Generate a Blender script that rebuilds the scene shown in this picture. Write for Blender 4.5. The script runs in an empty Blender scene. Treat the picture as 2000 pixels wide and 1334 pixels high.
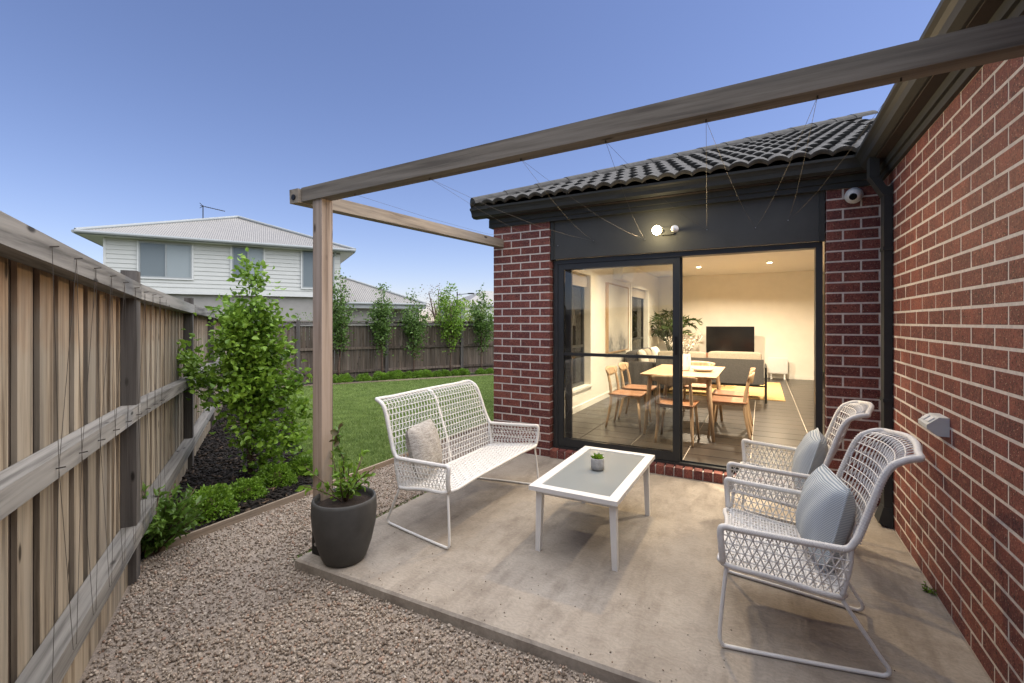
import bpy, math, random
import numpy as np
from mathutils import Matrix, Vector
R = math.radians
random.seed(7); rng = np.random.default_rng(11)
sc = bpy.context.scene
# ------------------------------------------------------------------ camera
CAM_H = 1.48; FPX = 900.0; HORIZ = 629.0; YAW = R(28.47)
cam_d = bpy.data.cameras.new('camera'); cam = bpy.data.objects.new('camera', cam_d)
sc.collection.objects.link(cam); sc.camera = cam
cam.location = (0, 0, CAM_H); cam.rotation_euler = (R(90), 0, YAW)
cam_d.sensor_width = 36; cam_d.lens = 36*FPX/2000; cam_d.shift_y = -(667-HORIZ)/2000
cam_d.clip_start = .05; cam_d.clip_end = 3000
# ------------------------------------------------------------------ world / sun
world = bpy.data.worlds.new('World'); sc.world = world; world.use_nodes = True
wn = world.node_tree; bg = wn.nodes['Background']
sky = wn.nodes.new('ShaderNodeTexSky'); sky.sky_type = 'NISHITA'; sky.sun_disc = False
SUN_EL, SUN_ROT = R(60), R(68)
sky.sun_elevation = SUN_EL; sky.sun_rotation = SUN_ROT
sky.air_density = 1.0; sky.dust_density = .3; sky.ozone_density = 5.0
tint = wn.nodes.new('ShaderNodeMix'); tint.data_type = 'RGBA'; tint.blend_type = 'MULTIPLY'; tint.inputs[0].default_value = 1
tint.inputs[7].default_value = (1.10, .92, .99, 1)          # clear dusk sky, a little more violet
wn.links.new(sky.outputs[0], tint.inputs[6]); wn.links.new(tint.outputs[2], bg.inputs[0]); bg.inputs[1].default_value = .058
sun_d = bpy.data.lights.new('sun', 'SUN'); sun_d.energy = 2.8; sun_d.angle = R(120); sun_d.color = (1, .965, .92)
sun = bpy.data.objects.new('sun', sun_d); sc.collection.objects.link(sun)
sdir = Vector((math.sin(SUN_ROT)*math.cos(SUN_EL), math.cos(SUN_ROT)*math.cos(SUN_EL), math.sin(SUN_EL)))
sun.rotation_euler = sdir.to_track_quat('Z', 'Y').to_euler(); sun.location = (0, -5, 12)
sc.view_settings.view_transform = 'Standard'; sc.view_settings.look = 'None'
sc.view_settings.exposure = 1.48; sc.view_settings.gamma = 1
sc.render.engine = 'CYCLES'
cy = sc.cycles
cy.use_denoising = True; cy.max_bounces = 7; cy.diffuse_bounces = 4; cy.transparent_max_bounces = 12
cy.caustics_reflective = False; cy.caustics_refractive = False; cy.sample_clamp_indirect = 6
# ------------------------------------------------------------------ pixel helpers
CA, SA = math.cos(YAW), math.sin(YAW)
def ray(px, py=HORIZ):
    u = (px-1000)/FPX
    return (u*CA-SA, u*SA+CA, (HORIZ-py)/FPX)
def gp(px, py, z=0.0):
    r = ray(px, py); t = (z-CAM_H)/r[2]; return (r[0]*t, r[1]*t)
def hit(px, p, d):            # plan point where the ray through column px meets line p + k d
    r = ray(px); a = np.array([[r[0], -d[0]], [r[1], -d[1]]]); t, k = np.linalg.solve(a, np.array(p[:2], float))
    return t, k
def zat(py, depth): return CAM_H+(HORIZ-py)*depth/FPX
# ------------------------------------------------------------------ mesh helpers
col = sc.collection
class MB:
    def __init__(s): s.v = []; s.f = []
    def add(s, vs, fs):
        o = len(s.v); s.v += [tuple(p) for p in vs]; s.f += [tuple(i+o for i in f) for f in fs]; return s
    def box(s, c, d, M=None):
        x, y, z = d[0]/2, d[1]/2, d[2]/2
        vs = [Vector((a*x, b*y, e*z)) for e in (-1, 1) for b in (-1, 1) for a in (-1, 1)]
        if M is not None: vs = [M @ q for q in vs]
        c = Vector(c)
        return s.add([q+c for q in vs], [(0,2,3,1),(4,5,7,6),(0,1,5,4),(2,6,7,3),(0,4,6,2),(1,3,7,5)])
    def span(s, x0, x1, y0, y1, z0, z1): return s.box(((x0+x1)/2, (y0+y1)/2, (z0+z1)/2), (abs(x1-x0), abs(y1-y0), abs(z1-z0)))
    def hexa(s, p): return s.add(p, [(0,3,2,1),(4,5,6,7),(0,1,5,4),(1,2,6,5),(2,3,7,6),(3,0,4,7)])
    def bar(s, a, b, w, h, up=(0,0,1)):
        a, b = Vector(a), Vector(b); t = (b-a).normalized(); sd = t.cross(Vector(up)).normalized(); u = sd.cross(t)
        q = [sd*(i*w/2)+u*(j*h/2) for i, j in ((-1,-1),(1,-1),(1,1),(-1,1))]
        return s.hexa([a+k for k in q]+[b+k for k in q])
    def tube(s, pts, r, n=6, closed=False, caps=True, flat=1.0):
        P = [Vector(p) for p in pts]; m = len(P); o = len(s.v)
        rr = r if isinstance(r, (list, tuple)) else [r]*m
        nrm = None
        for i in range(m):
            if closed: t = P[(i+1) % m]-P[i-1]
            else: t = P[min(i+1, m-1)]-P[max(i-1, 0)]
            if t.length < 1e-9: t = Vector((0,0,1))
            t.normalize()
            if nrm is None:
                nrm = t.cross(Vector((0,0,1)) if abs(t.z) < .9 else Vector((1,0,0))).normalized()
            else:
                nrm = nrm-t*nrm.dot(t)
                nrm = nrm.normalized() if nrm.length > 1e-6 else t.orthogonal().normalized()
            b = t.cross(nrm)
            for k in range(n):
                a = 2*math.pi*k/n
                s.v.append(tuple(P[i]+nrm*(math.cos(a)*rr[i])+b*(math.sin(a)*rr[i]*flat)))
        for i in range(m if closed else m-1):
            j = (i+1) % m
            for k in range(n):
                l = (k+1) % n
                s.f.append((o+i*n+k, o+i*n+l, o+j*n+l, o+j*n+k))
        if caps and not closed:
            s.f.append(tuple(o+k for k in reversed(range(n)))); s.f.append(tuple(o+(m-1)*n+k for k in range(n)))
        return s
    def lathe(s, prof, n=24, c=(0,0,0)):
        o = len(s.v); m = len(prof)
        for r, z in prof:
            for k in range(n):
                a = 2*math.pi*k/n; s.v.append((c[0]+r*math.cos(a), c[1]+r*math.sin(a), c[2]+z))
        for i in range(m-1):
            for k in range(n):
                l = (k+1) % n; s.f.append((o+i*n+k, o+i*n+l, o+(i+1)*n+l, o+(i+1)*n+k))
        s.f.append(tuple(o+k for k in reversed(range(n)))); s.f.append(tuple(o+(m-1)*n+k for k in range(n)))
        return s
    def grid(s, fn, nu, nv):
        o = len(s.v)
        for j in range(nv+1):
            for i in range(nu+1): s.v.append(tuple(fn(i/nu, j/nv)))
        for j in range(nv):
            for i in range(nu):
                a = o+j*(nu+1)+i; s.f.append((a, a+1, a+nu+2, a+nu+1))
        return s
    def mesh(s, name, m, smooth=False):
        me = bpy.data.meshes.new(name); me.from_pydata(s.v, [], s.f); me.materials.append(m)
        if smooth: me.polygons.foreach_set('use_smooth', [True]*len(me.polygons))
        me.update(); return me
    def build(s, name, m, parent=None, smooth=False, **k): return link(name, s.mesh(name, m, smooth), parent, **k)
def link(name, me, parent=None, loc=None, rot=None, world=True, kind=None, label=None):
    o = bpy.data.objects.new(name, me); col.objects.link(o)
    if loc is not None: o.location = loc
    if rot is not None: o.rotation_euler = rot
    if parent is not None:
        o.parent = parent
        if world: o.matrix_parent_inverse = wmat(parent).inverted()
    if kind: o['kind'] = kind
    if label: o['label'] = label
    return o
def wmat(o):
    M = Matrix.LocRotScale(o.location, o.rotation_euler, o.scale)
    return wmat(o.parent) @ o.matrix_parent_inverse @ M if o.parent else M
def tag(o, label, cat=None, group=None, kind=None):
    o['label'] = label
    if cat: o['category'] = cat
    if group: o['group'] = group
    if kind: o['kind'] = kind
    return o
def thing(name, label, cat, loc=(0,0,0), rz=0, group=None):
    o = bpy.data.objects.new(name, None); col.objects.link(o); o.empty_display_size = .1
    o.location = loc; o.rotation_euler = (0, 0, rz); return tag(o, label, cat, group)
def copy_tree(o, parent=None):
    c = o.copy(); col.objects.link(c)
    if parent is not None: c.parent = parent
    for ch in list(o.children): copy_tree(ch, c)
    return c
def big_mesh(name, V, F, m, smooth=False):
    me = bpy.data.meshes.new(name); n, k = F.shape
    me.vertices.add(len(V)); me.vertices.foreach_set('co', np.asarray(V, np.float32).ravel())
    me.loops.add(n*k); me.loops.foreach_set('vertex_index', np.asarray(F, np.int32).ravel())
    me.polygons.add(n); me.polygons.foreach_set('loop_start', np.arange(n, dtype=np.int32)*k)
    me.polygons.foreach_set('loop_total', np.full(n, k, np.int32))
    if smooth: me.polygons.foreach_set('use_smooth', np.ones(n, bool))
    me.materials.append(m); me.update(calc_edges=True); me.validate(); return me
def catmull(pts, n=6, closed=False):
    P = [Vector(p) for p in pts]; out = []; m = len(P)
    for i in range(m if closed else m-1):
        p0 = P[i-1] if (closed or i > 0) else P[0]*2-P[1]
        p1, p2 = P[i], P[(i+1) % m]
        p3 = P[(i+2) % m] if (closed or i+2 < m) else P[-1]*2-P[-2]
        for k in range(n):
            t = k/n
            out.append(.5*((2*p1)+(p2-p0)*t+(2*p0-5*p1+4*p2-p3)*t*t+(3*p1-p0-3*p2+p3)*t*t*t))
    if not closed: out.append(P[-1])
    return out
# ------------------------------------------------------------------ materials
def rgb(h):   # sRGB 0..255 triple to linear
    return tuple(((c/255)/12.92 if c/255 <= .04045 else ((c/255+.055)/1.055)**2.4) for c in h)
class NT:
    def __init__(s, name):
        s.m = bpy.data.materials.new(name); s.m.use_nodes = True; s.t = s.m.node_tree
        s.b = s.t.nodes['Principled BSDF']; s.out = s.t.nodes['Material Output']
    def n(s, typ, **kw):
        x = s.t.nodes.new(typ)
        for k, v in kw.items():
            if k.startswith('i_'): x.inputs[int(k[2:])].default_value = v
            else: setattr(x, k, v)
        return x
    def l(s, a, b): s.t.links.new(a, b)
    def coord(s, scale=(1,1,1), rnd=True, obj=True):
        tc = s.n('ShaderNodeTexCoord'); mp = s.n('ShaderNodeMapping'); mp.inputs['Scale'].default_value = scale
        if rnd:
            oi = s.n('ShaderNodeObjectInfo'); ml = s.n('ShaderNodeMath', operation='MULTIPLY'); ml.inputs[1].default_value = 37.0
            s.l(oi.outputs['Random'], ml.inputs[0]); cb = s.n('ShaderNodeCombineXYZ')
            for i in range(3): s.l(ml.outputs[0], cb.inputs[i])
            s.l(cb.outputs[0], mp.inputs['Location'])
        s.l(tc.outputs['Object' if obj else 'Generated'], mp.inputs['Vector']); return mp.outputs[0]
    def noise(s, vec, scale, detail=4, rough=.6):
        x = s.n('ShaderNodeTexNoise'); x.inputs['Scale'].default_value = scale
        x.inputs['Detail'].default_value = detail; x.inputs['Roughness'].default_value = rough
        s.l(vec, x.inputs['Vector']); return x.outputs[0]
    def ramp(s, fac, stops):
        x = s.n('ShaderNodeValToRGB'); e = x.color_ramp.elements
        while len(e) < len(stops): e.new(.5)
        for i, (p, c) in enumerate(stops):
            e[i].position = p; e[i].color = (*c, 1)
        s.l(fac, x.inputs[0]); return x.outputs[0]
    def mix(s, fac, a, b, mode='MIX'):
        x = s.n('ShaderNodeMix', data_type='RGBA', blend_type=mode)
        if isinstance(fac, (int, float)): x.inputs[0].default_value = fac
        else: s.l(fac, x.inputs[0])
        for k, q in ((6, a), (7, b)):
            if isinstance(q, tuple): x.inputs[k].default_value = (*q, 1)
            else: s.l(q, x.inputs[k])
        return x.outputs[2]
    def bump(s, h, strength=.3, dist=.01):
        x = s.n('ShaderNodeBump'); x.inputs['Strength'].default_value = strength; x.inputs['Distance'].default_value = dist
        s.l(h, x.inputs['Height']); s.l(x.outputs[0], s.b.inputs['Normal'])
    def rand(s, island=False):
        if island: return s.n('ShaderNodeNewGeometry').outputs['Random Per Island']
        return s.n('ShaderNodeObjectInfo').outputs['Random']
    def fin(s, color=None, rough=.7, metal=0.0, spec=.4):
        if color is not None:
            if isinstance(color, tuple): s.b.inputs['Base Color'].default_value = (*color, 1)
            else: s.l(color, s.b.inputs['Base Color'])
        s.b.inputs['Roughness'].default_value = rough; s.b.inputs['Metallic'].default_value = metal
        s.b.inputs['Specular IOR Level'].default_value = spec
        return s.m
def plain(name, c, rough=.6, metal=0, var=.12, scale=12, bump=.08, spec=.4):
    t = NT(name); v = t.coord(); n = t.noise(v, scale)
    a = tuple(x*(1-var) for x in c); b = tuple(min(1, x*(1+var)) for x in c)
    cc = t.ramp(n, [(.3, a), (.7, b)])
    if bump: t.bump(t.noise(v, scale*9), bump, .004)
    return t.fin(cc, rough, metal, spec)
def wood(name, cols, axis=2, fine=24, rough=.75, rnd_tint=.35, knots=True, spec=.25):
    t = NT(name); s3 = [fine, fine, fine]; s3[axis] = fine*.045
    v = t.coord(tuple(s3)); n = t.noise(v, 1.0, 6, .65)
    s4 = [3, 3, 3]; s4[axis] = .5; v2 = t.coord(tuple(s4)); n2 = t.noise(v2, 1.0, 3)
    c = t.ramp(n, [(.37, cols[0]), (.48, cols[1]), (.61, cols[2])])
    c = t.mix(t.ramp(n2, [(.4, (0,0,0)), (.65, (1,1,1))]), c, t.mix(.6, c, cols[3]))
    rv = t.ramp(t.rand(), [(0, tuple([1-rnd_tint]*3)), (1, (1.0, 1.0, 1.0))])
    c = t.mix(1.0, c, rv, 'MULTIPLY')
    if knots:
        s5 = [9, 9, 9]; s5[axis] = 3.2
        vo = t.n('ShaderNodeTexVoronoi'); vo.inputs['Scale'].default_value = 1.0; t.l(t.coord(tuple(s5)), vo.inputs['Vector'])
        kf = t.ramp(vo.outputs['Distance'], [(.07, (1,1,1)), (.13, (0,0,0))])
        c = t.mix(kf, c, tuple(x*.35 for x in cols[0]))
    t.bump(n, .45, .004)
    return t.fin(c, rough, 0, spec)
def brick_nodes(name, isl):
    t = NT(name); v = t.coord((1,1,1), rnd=not isl)
    sp = t.noise(v, 120, 3, .75); sp2 = t.noise(v, 48, 4, .7); big = t.noise(v, 7, 3)
    base = t.ramp(t.rand(isl), [(0, (.13,.038,.035)), (.35, (.185,.054,.043)), (.7, (.23,.068,.050)), (1, (.285,.092,.064))])
    base = t.mix(t.ramp(big, [(.38, (0,0,0)), (.68, (.8,.8,.8))]), base, (.11, .037, .034))
    base = t.mix(t.ramp(sp2, [(.5, (0,0,0)), (.68, (.7,.7,.7))]), base, (.30, .125, .085))
    c = t.mix(t.ramp(sp, [(.37, (1,1,1)), (.47, (0,0,0))]), base, (.022, .013, .012))
    vo = t.n('ShaderNodeTexVoronoi'); vo.inputs['Scale'].default_value = 62; t.l(v, vo.inputs['Vector'])
    c = t.mix(t.ramp(vo.outputs['Distance'], [(.09, (1,1,1)), (.15, (0,0,0))]), c, (.55, .38, .28))
    t.bump(sp2, .7, .006)
    return t.fin(c, .7, 0, .3)
M = {}
M['brick'] = brick_nodes('brick_red', False)
M['mortar'] = plain('mortar', (.58, .53, .475), .9, var=.15, scale=40, bump=.4)
def fence_wood():
    m = wood('fence_timber', [(.13,.095,.06), (.32,.255,.175), (.47,.395,.29), (.27,.25,.21)], rnd_tint=.42)
    nt = m.node_tree; b = nt.nodes['Principled BSDF']; src = b.inputs['Base Color'].links[0].from_socket
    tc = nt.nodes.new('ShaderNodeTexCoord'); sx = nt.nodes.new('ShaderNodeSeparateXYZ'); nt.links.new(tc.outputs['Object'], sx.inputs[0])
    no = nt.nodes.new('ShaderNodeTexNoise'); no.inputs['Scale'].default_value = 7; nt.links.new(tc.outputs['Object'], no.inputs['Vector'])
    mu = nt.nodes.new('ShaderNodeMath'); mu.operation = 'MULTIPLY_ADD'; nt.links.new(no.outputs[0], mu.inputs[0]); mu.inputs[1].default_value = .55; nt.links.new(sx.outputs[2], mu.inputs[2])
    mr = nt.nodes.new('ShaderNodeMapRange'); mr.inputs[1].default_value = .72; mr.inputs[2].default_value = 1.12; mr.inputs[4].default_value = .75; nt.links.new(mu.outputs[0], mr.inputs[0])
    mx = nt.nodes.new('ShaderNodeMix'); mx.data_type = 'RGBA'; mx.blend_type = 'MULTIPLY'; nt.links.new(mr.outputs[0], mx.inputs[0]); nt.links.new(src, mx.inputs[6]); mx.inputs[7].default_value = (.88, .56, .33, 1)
    nt.links.new(mx.outputs[2], b.inputs['Base Color']); return m
M['wood_fence'] = fence_wood()
M['wood_gap'] = wood('shaded_back_paling', [(.07,.048,.034), (.12,.085,.06), (.17,.125,.09), (.10,.085,.07)], rnd_tint=.3)  # same timber as the front palings, darkened: gap shade put into its colour
M['wood_rail'] = wood('rail_timber', [(.12,.112,.10), (.26,.248,.225), (.36,.345,.315), (.22,.215,.20)], axis=0)
M['wood_post'] = wood('fence_post_timber', [(.06,.052,.045), (.105,.093,.082), (.15,.135,.12), (.09,.085,.08)])
M['wood_back'] = wood('back_fence_timber', [(.095,.07,.05), (.17,.13,.095), (.23,.18,.14), (.14,.12,.10)], rnd_tint=.5)
M['pergola_v'] = wood('pergola_post_timber', [(.25,.18,.13), (.38,.295,.225), (.46,.365,.29), (.33,.28,.225)], axis=2)
M['pergola_x'] = wood('pergola_beam_timber', [(.14,.115,.09), (.25,.215,.17), (.34,.295,.24), (.22,.20,.17)], axis=0)
M['pergola_y'] = wood('pergola_rafter_timber', [(.15,.12,.09), (.26,.215,.165), (.34,.285,.22), (.22,.195,.16)], axis=1)
M['steel_dark'] = plain('black_steel', (.02,.02,.02), .45, .6)
M['steel'] = plain('zinc_steel', (.45,.45,.45), .35, .9)
M['trim'] = plain('charcoal_trim', (.036,.038,.036), .62, 0, var=.08, bump=.03, spec=.25)
M['panel'] = plain('charcoal_panel', (.05,.052,.05), .7, 0, var=.1, scale=5, bump=.15)
M['alu'] = plain('charcoal_aluminium', (.028,.03,.031), .38, .2, var=.06, bump=.02, spec=.5)
M['soffit'] = plain('brown_soffit', (.03,.021,.018), .8)
M['tile'] = plain('roof_tile_concrete', (.085,.083,.078), .9, 0, var=.25, scale=14, bump=.3, spec=.15)
M['white_paint'] = plain('white_powder_coat', (.70,.69,.665), .4, var=.04, bump=.02, spec=.5)
M['rattan'] = plain('white_rattan', (.66,.645,.615), .55, var=.08, scale=60, bump=.3)
M['plaster'] = plain('interior_plaster', (.80,.76,.68), .8, var=.03, scale=4, bump=.05)
M['ceil'] = plain('ceiling_white', (.82,.80,.76), .85, var=.02, bump=.03)
M['skirt'] = plain('white_skirting', (.8,.77,.7), .45, var=.03, bump=0)
M['floor_tile'] = plain('dark_floor_tile', (.032,.026,.022), .33, var=.25, scale=6, bump=.05, spec=.5)
M['grout'] = plain('pale_grout', (.42,.37,.31), .9)
M['oak'] = wood('oak', [(.33,.215,.125), (.44,.30,.18), (.52,.375,.24), (.40,.27,.165)], axis=2, fine=30, rough=.45, rnd_tint=.1, knots=False)
M['leather'] = plain('tan_leather', (.30,.145,.075), .45, var=.15, scale=20)
M['fabric_grey'] = plain('grey_upholstery', (.12,.115,.11), .9, var=.15, scale=50, bump=.4)
M['fabric_dark'] = plain('dark_grey_upholstery', (.075,.07,.07), .9, var=.15, scale=50, bump=.4)
M['fabric_beige'] = plain('beige_linen', (.42,.36,.28), .9, var=.15, scale=70, bump=.4)
M['fabric_white'] = plain('white_linen', (.72,.68,.6), .9, var=.08, scale=50, bump=.3)
M['fabric_rust'] = plain('rust_velvet', (.30,.10,.04), .85)
M['rug'] = plain('jute_rug', (.50,.33,.14), .95, var=.3, scale=45, bump=.8)
M['black'] = plain('black_gloss', (.006,.006,.007), .15, var=.05, bump=0, spec=.5)
M['ceramic'] = plain('white_ceramic', (.8,.78,.74), .3, var=.03, bump=0)
M['fixture'] = plain('fixture_white', (.72,.72,.7), .4, var=.03, bump=0)
M['box_grey'] = plain('outlet_grey', (.55,.57,.55), .45, var=.05, bump=.03)
M['pot'] = plain('charcoal_planter', (.055,.054,.051), .6, var=.25, scale=6, bump=.2)
M['soil'] = plain('soil', (.03,.02,.014), .95, var=.4, scale=60, bump=1)
M['cement_pot'] = plain('cement_pot', (.38,.37,.35), .85, var=.2, scale=45, bump=.4)
M['bark'] = plain('bark', (.10,.065,.045), .85, var=.35, scale=30, bump=.6)
M['edging'] = wood('edging_timber', [(.22,.16,.11), (.36,.27,.19), (.44,.34,.25), (.3,.26,.21)], axis=1, knots=False)
M['wbd'] = plain('weatherboard_white', (.47,.48,.45), .6, var=.03, scale=3, bump=.03)
M['render'] = plain('grey_render', (.27,.26,.24), .85, var=.06, scale=3, bump=.2)
M['iron_roof'] = plain('corrugated_roof', (.25,.24,.22), .45, .1, var=.05, scale=2, bump=0)
M['house_trim'] = plain('blue_grey_trim', (.26,.28,.28), .5, var=.05)
M['wb_white'] = plain('white_trim', (.52,.53,.51), .5, var=.03)
M['wire'] = plain('wire', (.07,.06,.05), .7, .2)
def leafmat(name, c0, c1, rough=.42):
    t = NT(name); c = t.mix(t.rand(True), c0, c1)
    n = t.noise(t.coord((1,1,1)), 5, 2); c = t.mix(t.ramp(n, [(.4, (0,0,0)), (.65, (.6,.6,.6))]), c, tuple(x*1.5 for x in c1))
    t.fin(c, rough, 0, .4)
    tr = t.n('ShaderNodeBsdfTranslucent'); t.l(c, tr.inputs[0]); mx = t.n('ShaderNodeMixShader'); mx.inputs[0].default_value = .3
    t.l(t.b.outputs[0], mx.inputs[1]); t.l(tr.outputs[0], mx.inputs[2]); t.l(mx.outputs[0], t.out.inputs[0]); return t.m
M['leaf_pear'] = leafmat('pear_leaf', (.07,.16,.014), (.19,.31,.035))
M['leaf_box'] = leafmat('box_leaf', (.075,.165,.014), (.17,.29,.03))
M['leaf_dark'] = leafmat('glossy_leaf', (.045,.105,.018), (.12,.21,.035), .35)
M['leaf_far'] = leafmat('far_pear_leaf', (.06,.12,.025), (.12,.20,.045))
M['leaf_yel'] = leafmat('yellow_green_leaf', (.13,.20,.03), (.2,.27,.05))
M['leaf_palm'] = leafmat('palm_leaf', (.03,.06,.012), (.07,.11,.03))
M['leaf_red'] = leafmat('bronze_leaf', (.05,.03,.015), (.08,.07,.02))
M['twig'] = leafmat('dry_twig', (.13,.10,.085), (.2,.16,.13))
M['grass'] = leafmat('grass_blade', (.10,.17,.03), (.21,.28,.08), .6)
def glassy(name, tint, refl=.08, rough=0.0, opac=0.0, body=(.5,.5,.5)):
    t = NT(name); nt = t.t; nt.nodes.remove(t.b)
    tr = t.n('ShaderNodeBsdfTransparent'); tr.inputs[0].default_value = (*tint, 1)
    gl = t.n('ShaderNodeBsdfGlossy'); gl.inputs['Roughness'].default_value = rough
    fr = t.n('ShaderNodeFresnel'); fr.inputs[0].default_value = 1.5
    ml = t.n('ShaderNodeMath', operation='ADD'); ml.inputs[1].default_value = refl; t.l(fr.outputs[0], ml.inputs[0])
    base = tr.outputs[0]
    if opac:
        df = t.n('ShaderNodeBsdfDiffuse'); df.inputs[0].default_value = (*body, 1)
        m0 = t.n('ShaderNodeMixShader'); m0.inputs[0].default_value = opac; t.l(tr.outputs[0], m0.inputs[1]); t.l(df.outputs[0], m0.inputs[2]); base = m0.outputs[0]
    mx = t.n('ShaderNodeMixShader'); t.l(ml.outputs[0], mx.inputs[0]); t.l(base, mx.inputs[1]); t.l(gl.outputs[0], mx.inputs[2])
    t.l(mx.outputs[0], t.out.inputs[0]); return t.m
M['glass'] = glassy('door_glass', (.95,.96,.955), 0)
M['frost'] = glassy('frosted_table_glass', (.50,.53,.52), .02, .08, .75, (.36,.385,.375))
M['win_far'] = glassy('far_window_glass', (.5,.55,.58), .0, .02, .85, (.17,.20,.21))
M['win_blind'] = glassy('far_window_blind', (.5,.55,.58), .0, .02, .85, (.30,.34,.345))
def emis(name, c, s):
    t = NT(name); t.b.inputs['Emission Color'].default_value = (*c, 1); t.b.inputs['Emission Strength'].default_value = s
    return t.fin(c, .5)
M['lamp_on'] = emis('lit_bulb', (1, .80, .45), 30)
M['down_on'] = emis('lit_downlight', (1, .85, .6), 14)
def striped():
    t = NT('striped_cushion'); v = t.coord((1,1,1), rnd=False)
    w = t.n('ShaderNodeTexWave', wave_type='BANDS', bands_direction='Z'); w.inputs['Scale'].default_value = 42; w.inputs['Distortion'].default_value = .4
    t.l(v, w.inputs['Vector']); c = t.ramp(w.outputs['Fac'], [(.35, (.25,.30,.34)), (.6, (.52,.55,.56))])
    t.bump(w.outputs['Fac'], .3, .003); return t.fin(c, .9, 0, .2)
M['stripe'] = striped()
def furry():
    t = NT('beige_fleece'); v = t.coord((1,1,2.5), rnd=False); n = t.noise(v, 30, 6, .75)
    c = t.ramp(n, [(.3, (.26,.24,.21)), (.7, (.52,.49,.45))]); t.bump(n, .9, .012); return t.fin(c, .95, 0, .1)
M['fleece'] = furry()
def concrete():
    t = NT('patio_concrete'); v = t.coord((1,1,1), rnd=False)
    n = t.noise(v, 1.6, 6, .62); n2 = t.noise(v, 7, 6, .7); n3 = t.noise(v, 70, 4, .7)
    c = t.ramp(n, [(.3, (.25,.217,.177)), (.5, (.315,.277,.23)), (.7, (.365,.325,.272))])
    c = t.mix(t.ramp(n2, [(.34, (.5,.5,.5)), (.5, (0,0,0))]), c, (.21,.178,.145))
    st = t.noise(t.coord((1.2,.35,1), rnd=False), 3.2, 8, .72)
    c = t.mix(t.ramp(st, [(.36, (.75,.75,.75)), (.50, (0,0,0))]), c, (.185,.155,.125))
    w = t.n('ShaderNodeTexWave', wave_type='RINGS'); w.inputs['Scale'].default_value = 11; w.inputs['Distortion'].default_value = 16
    w.inputs['Detail'].default_value = 3; w.inputs['Detail Scale'].default_value = 1.2; t.l(v, w.inputs['Vector'])
    c = t.mix(.05, c, w.outputs['Color'], 'OVERLAY')
    c = t.mix(t.ramp(n3, [(.3, (.35,.35,.35)), (.5, (0,0,0))]), c, (.15,.13,.11))
    a = t.n('ShaderNodeMath', operation='ADD'); t.l(w.outputs['Fac'], a.inputs[0]); t.l(n3, a.inputs[1]); t.bump(a.outputs[0], .13, .003)
    return t.fin(c, .78, 0, .3)
M['concrete'] = concrete()
def island_mat(name, stops, rough=.8, scale=90):
    t = NT(name); c = t.ramp(t.rand(True), stops); n = t.noise(t.coord((1,1,1), rnd=False), scale, 3)
    c = t.mix(t.ramp(n, [(.35, (.5,.5,.5)), (.6, (0,0,0))]), c, tuple(x*.5 for x in stops[0][1])); return t.fin(c, rough, 0, .25)
M['pebble'] = island_mat('gravel_stone', [(0,(.13,.10,.075)), (.25,(.28,.225,.172)), (.5,(.39,.328,.265)), (.75,(.49,.43,.355)), (.95,(.31,.195,.135)), (1,(.66,.61,.54))])
M['chip'] = island_mat('mulch_chip', [(0,(.006,.005,.004)), (.7,(.02,.015,.012)), (.93,(.045,.03,.02)), (1,(.16,.11,.07))])
M['gravel_base'] = plain('gravel_bed', (.30,.25,.205), .95, var=.4, scale=75, bump=1)
M['mulch_base'] = plain('mulch_bed', (.013,.010,.008), .95, var=.5, scale=40, bump=1)
def lawn_m():
    t = NT('lawn_base'); v = t.coord((1,1,1), rnd=False); n = t.noise(v, 1.3, 4); n2 = t.noise(v, 45, 4, .8)
    c = t.ramp(n, [(.35, (.10,.15,.035)), (.65, (.155,.20,.055))]); c = t.mix(t.ramp(n2, [(.35, (.7,.7,.7)), (.6, (0,0,0))]), c, (.035,.075,.014))
    t.bump(n2, 1, .02); return t.fin(c, .9, 0, .15)
M['lawn'] = lawn_m()
M['ground'] = plain('far_ground', (.10,.11,.06), .95, var=.3, scale=.3)
M['art'] = None
def art():
    t = NT('abstract_canvas'); v = t.coord((1,1,1), rnd=False); n = t.noise(v, 2.3, 7, .65); n2 = t.noise(v, 5, 5, .7)
    sx = t.n('ShaderNodeSeparateXYZ'); t.l(v, sx.inputs[0])
    mr = t.n('ShaderNodeMapRange'); mr.inputs[1].default_value = .25; mr.inputs[2].default_value = -.45; t.l(sx.outputs[2], mr.inputs[0])
    ml = t.n('ShaderNodeMath', operation='MULTIPLY'); t.l(mr.outputs[0], ml.inputs[0]); t.l(n, ml.inputs[1])
    c = t.ramp(ml.outputs[0], [(.2, (.66,.62,.55)), (.42, (.45,.43,.40)), (.55, (.18,.18,.18))])
    c = t.mix(t.ramp(n2, [(.5, (0,0,0)), (.7, (.5,.5,.5))]), c, (.7,.66,.58)); return t.fin(c, .8)
M['art'] = art()
# ------------------------------------------------------------------ key plan positions
WALL_Y, WALL_X = 4.62, .83
PIL_L, PIL_R, PIER_L = -2.755, -2.035, .465
SLAB_L, SLAB_F = -2.57, 1.886
P1 = np.array([-3.307, 1.315]); FD = np.array([-.837, .547]); FN = np.array([.547, .837]); FLEN = 11.27
def fpt(s, n=0.0): q = P1+FD*s+FN*n; return float(q[0]), float(q[1])
def fence_sn(x, y): q = np.array([x, y])-P1; return float(q @ FD), float(q @ FN)
def gz(x, y):                       # garden level, falling gently toward the back fence
    s, n = fence_sn(x, y); return -.058-.0265*max(0, s-2.0)
EDGE_X = -3.55
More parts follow.
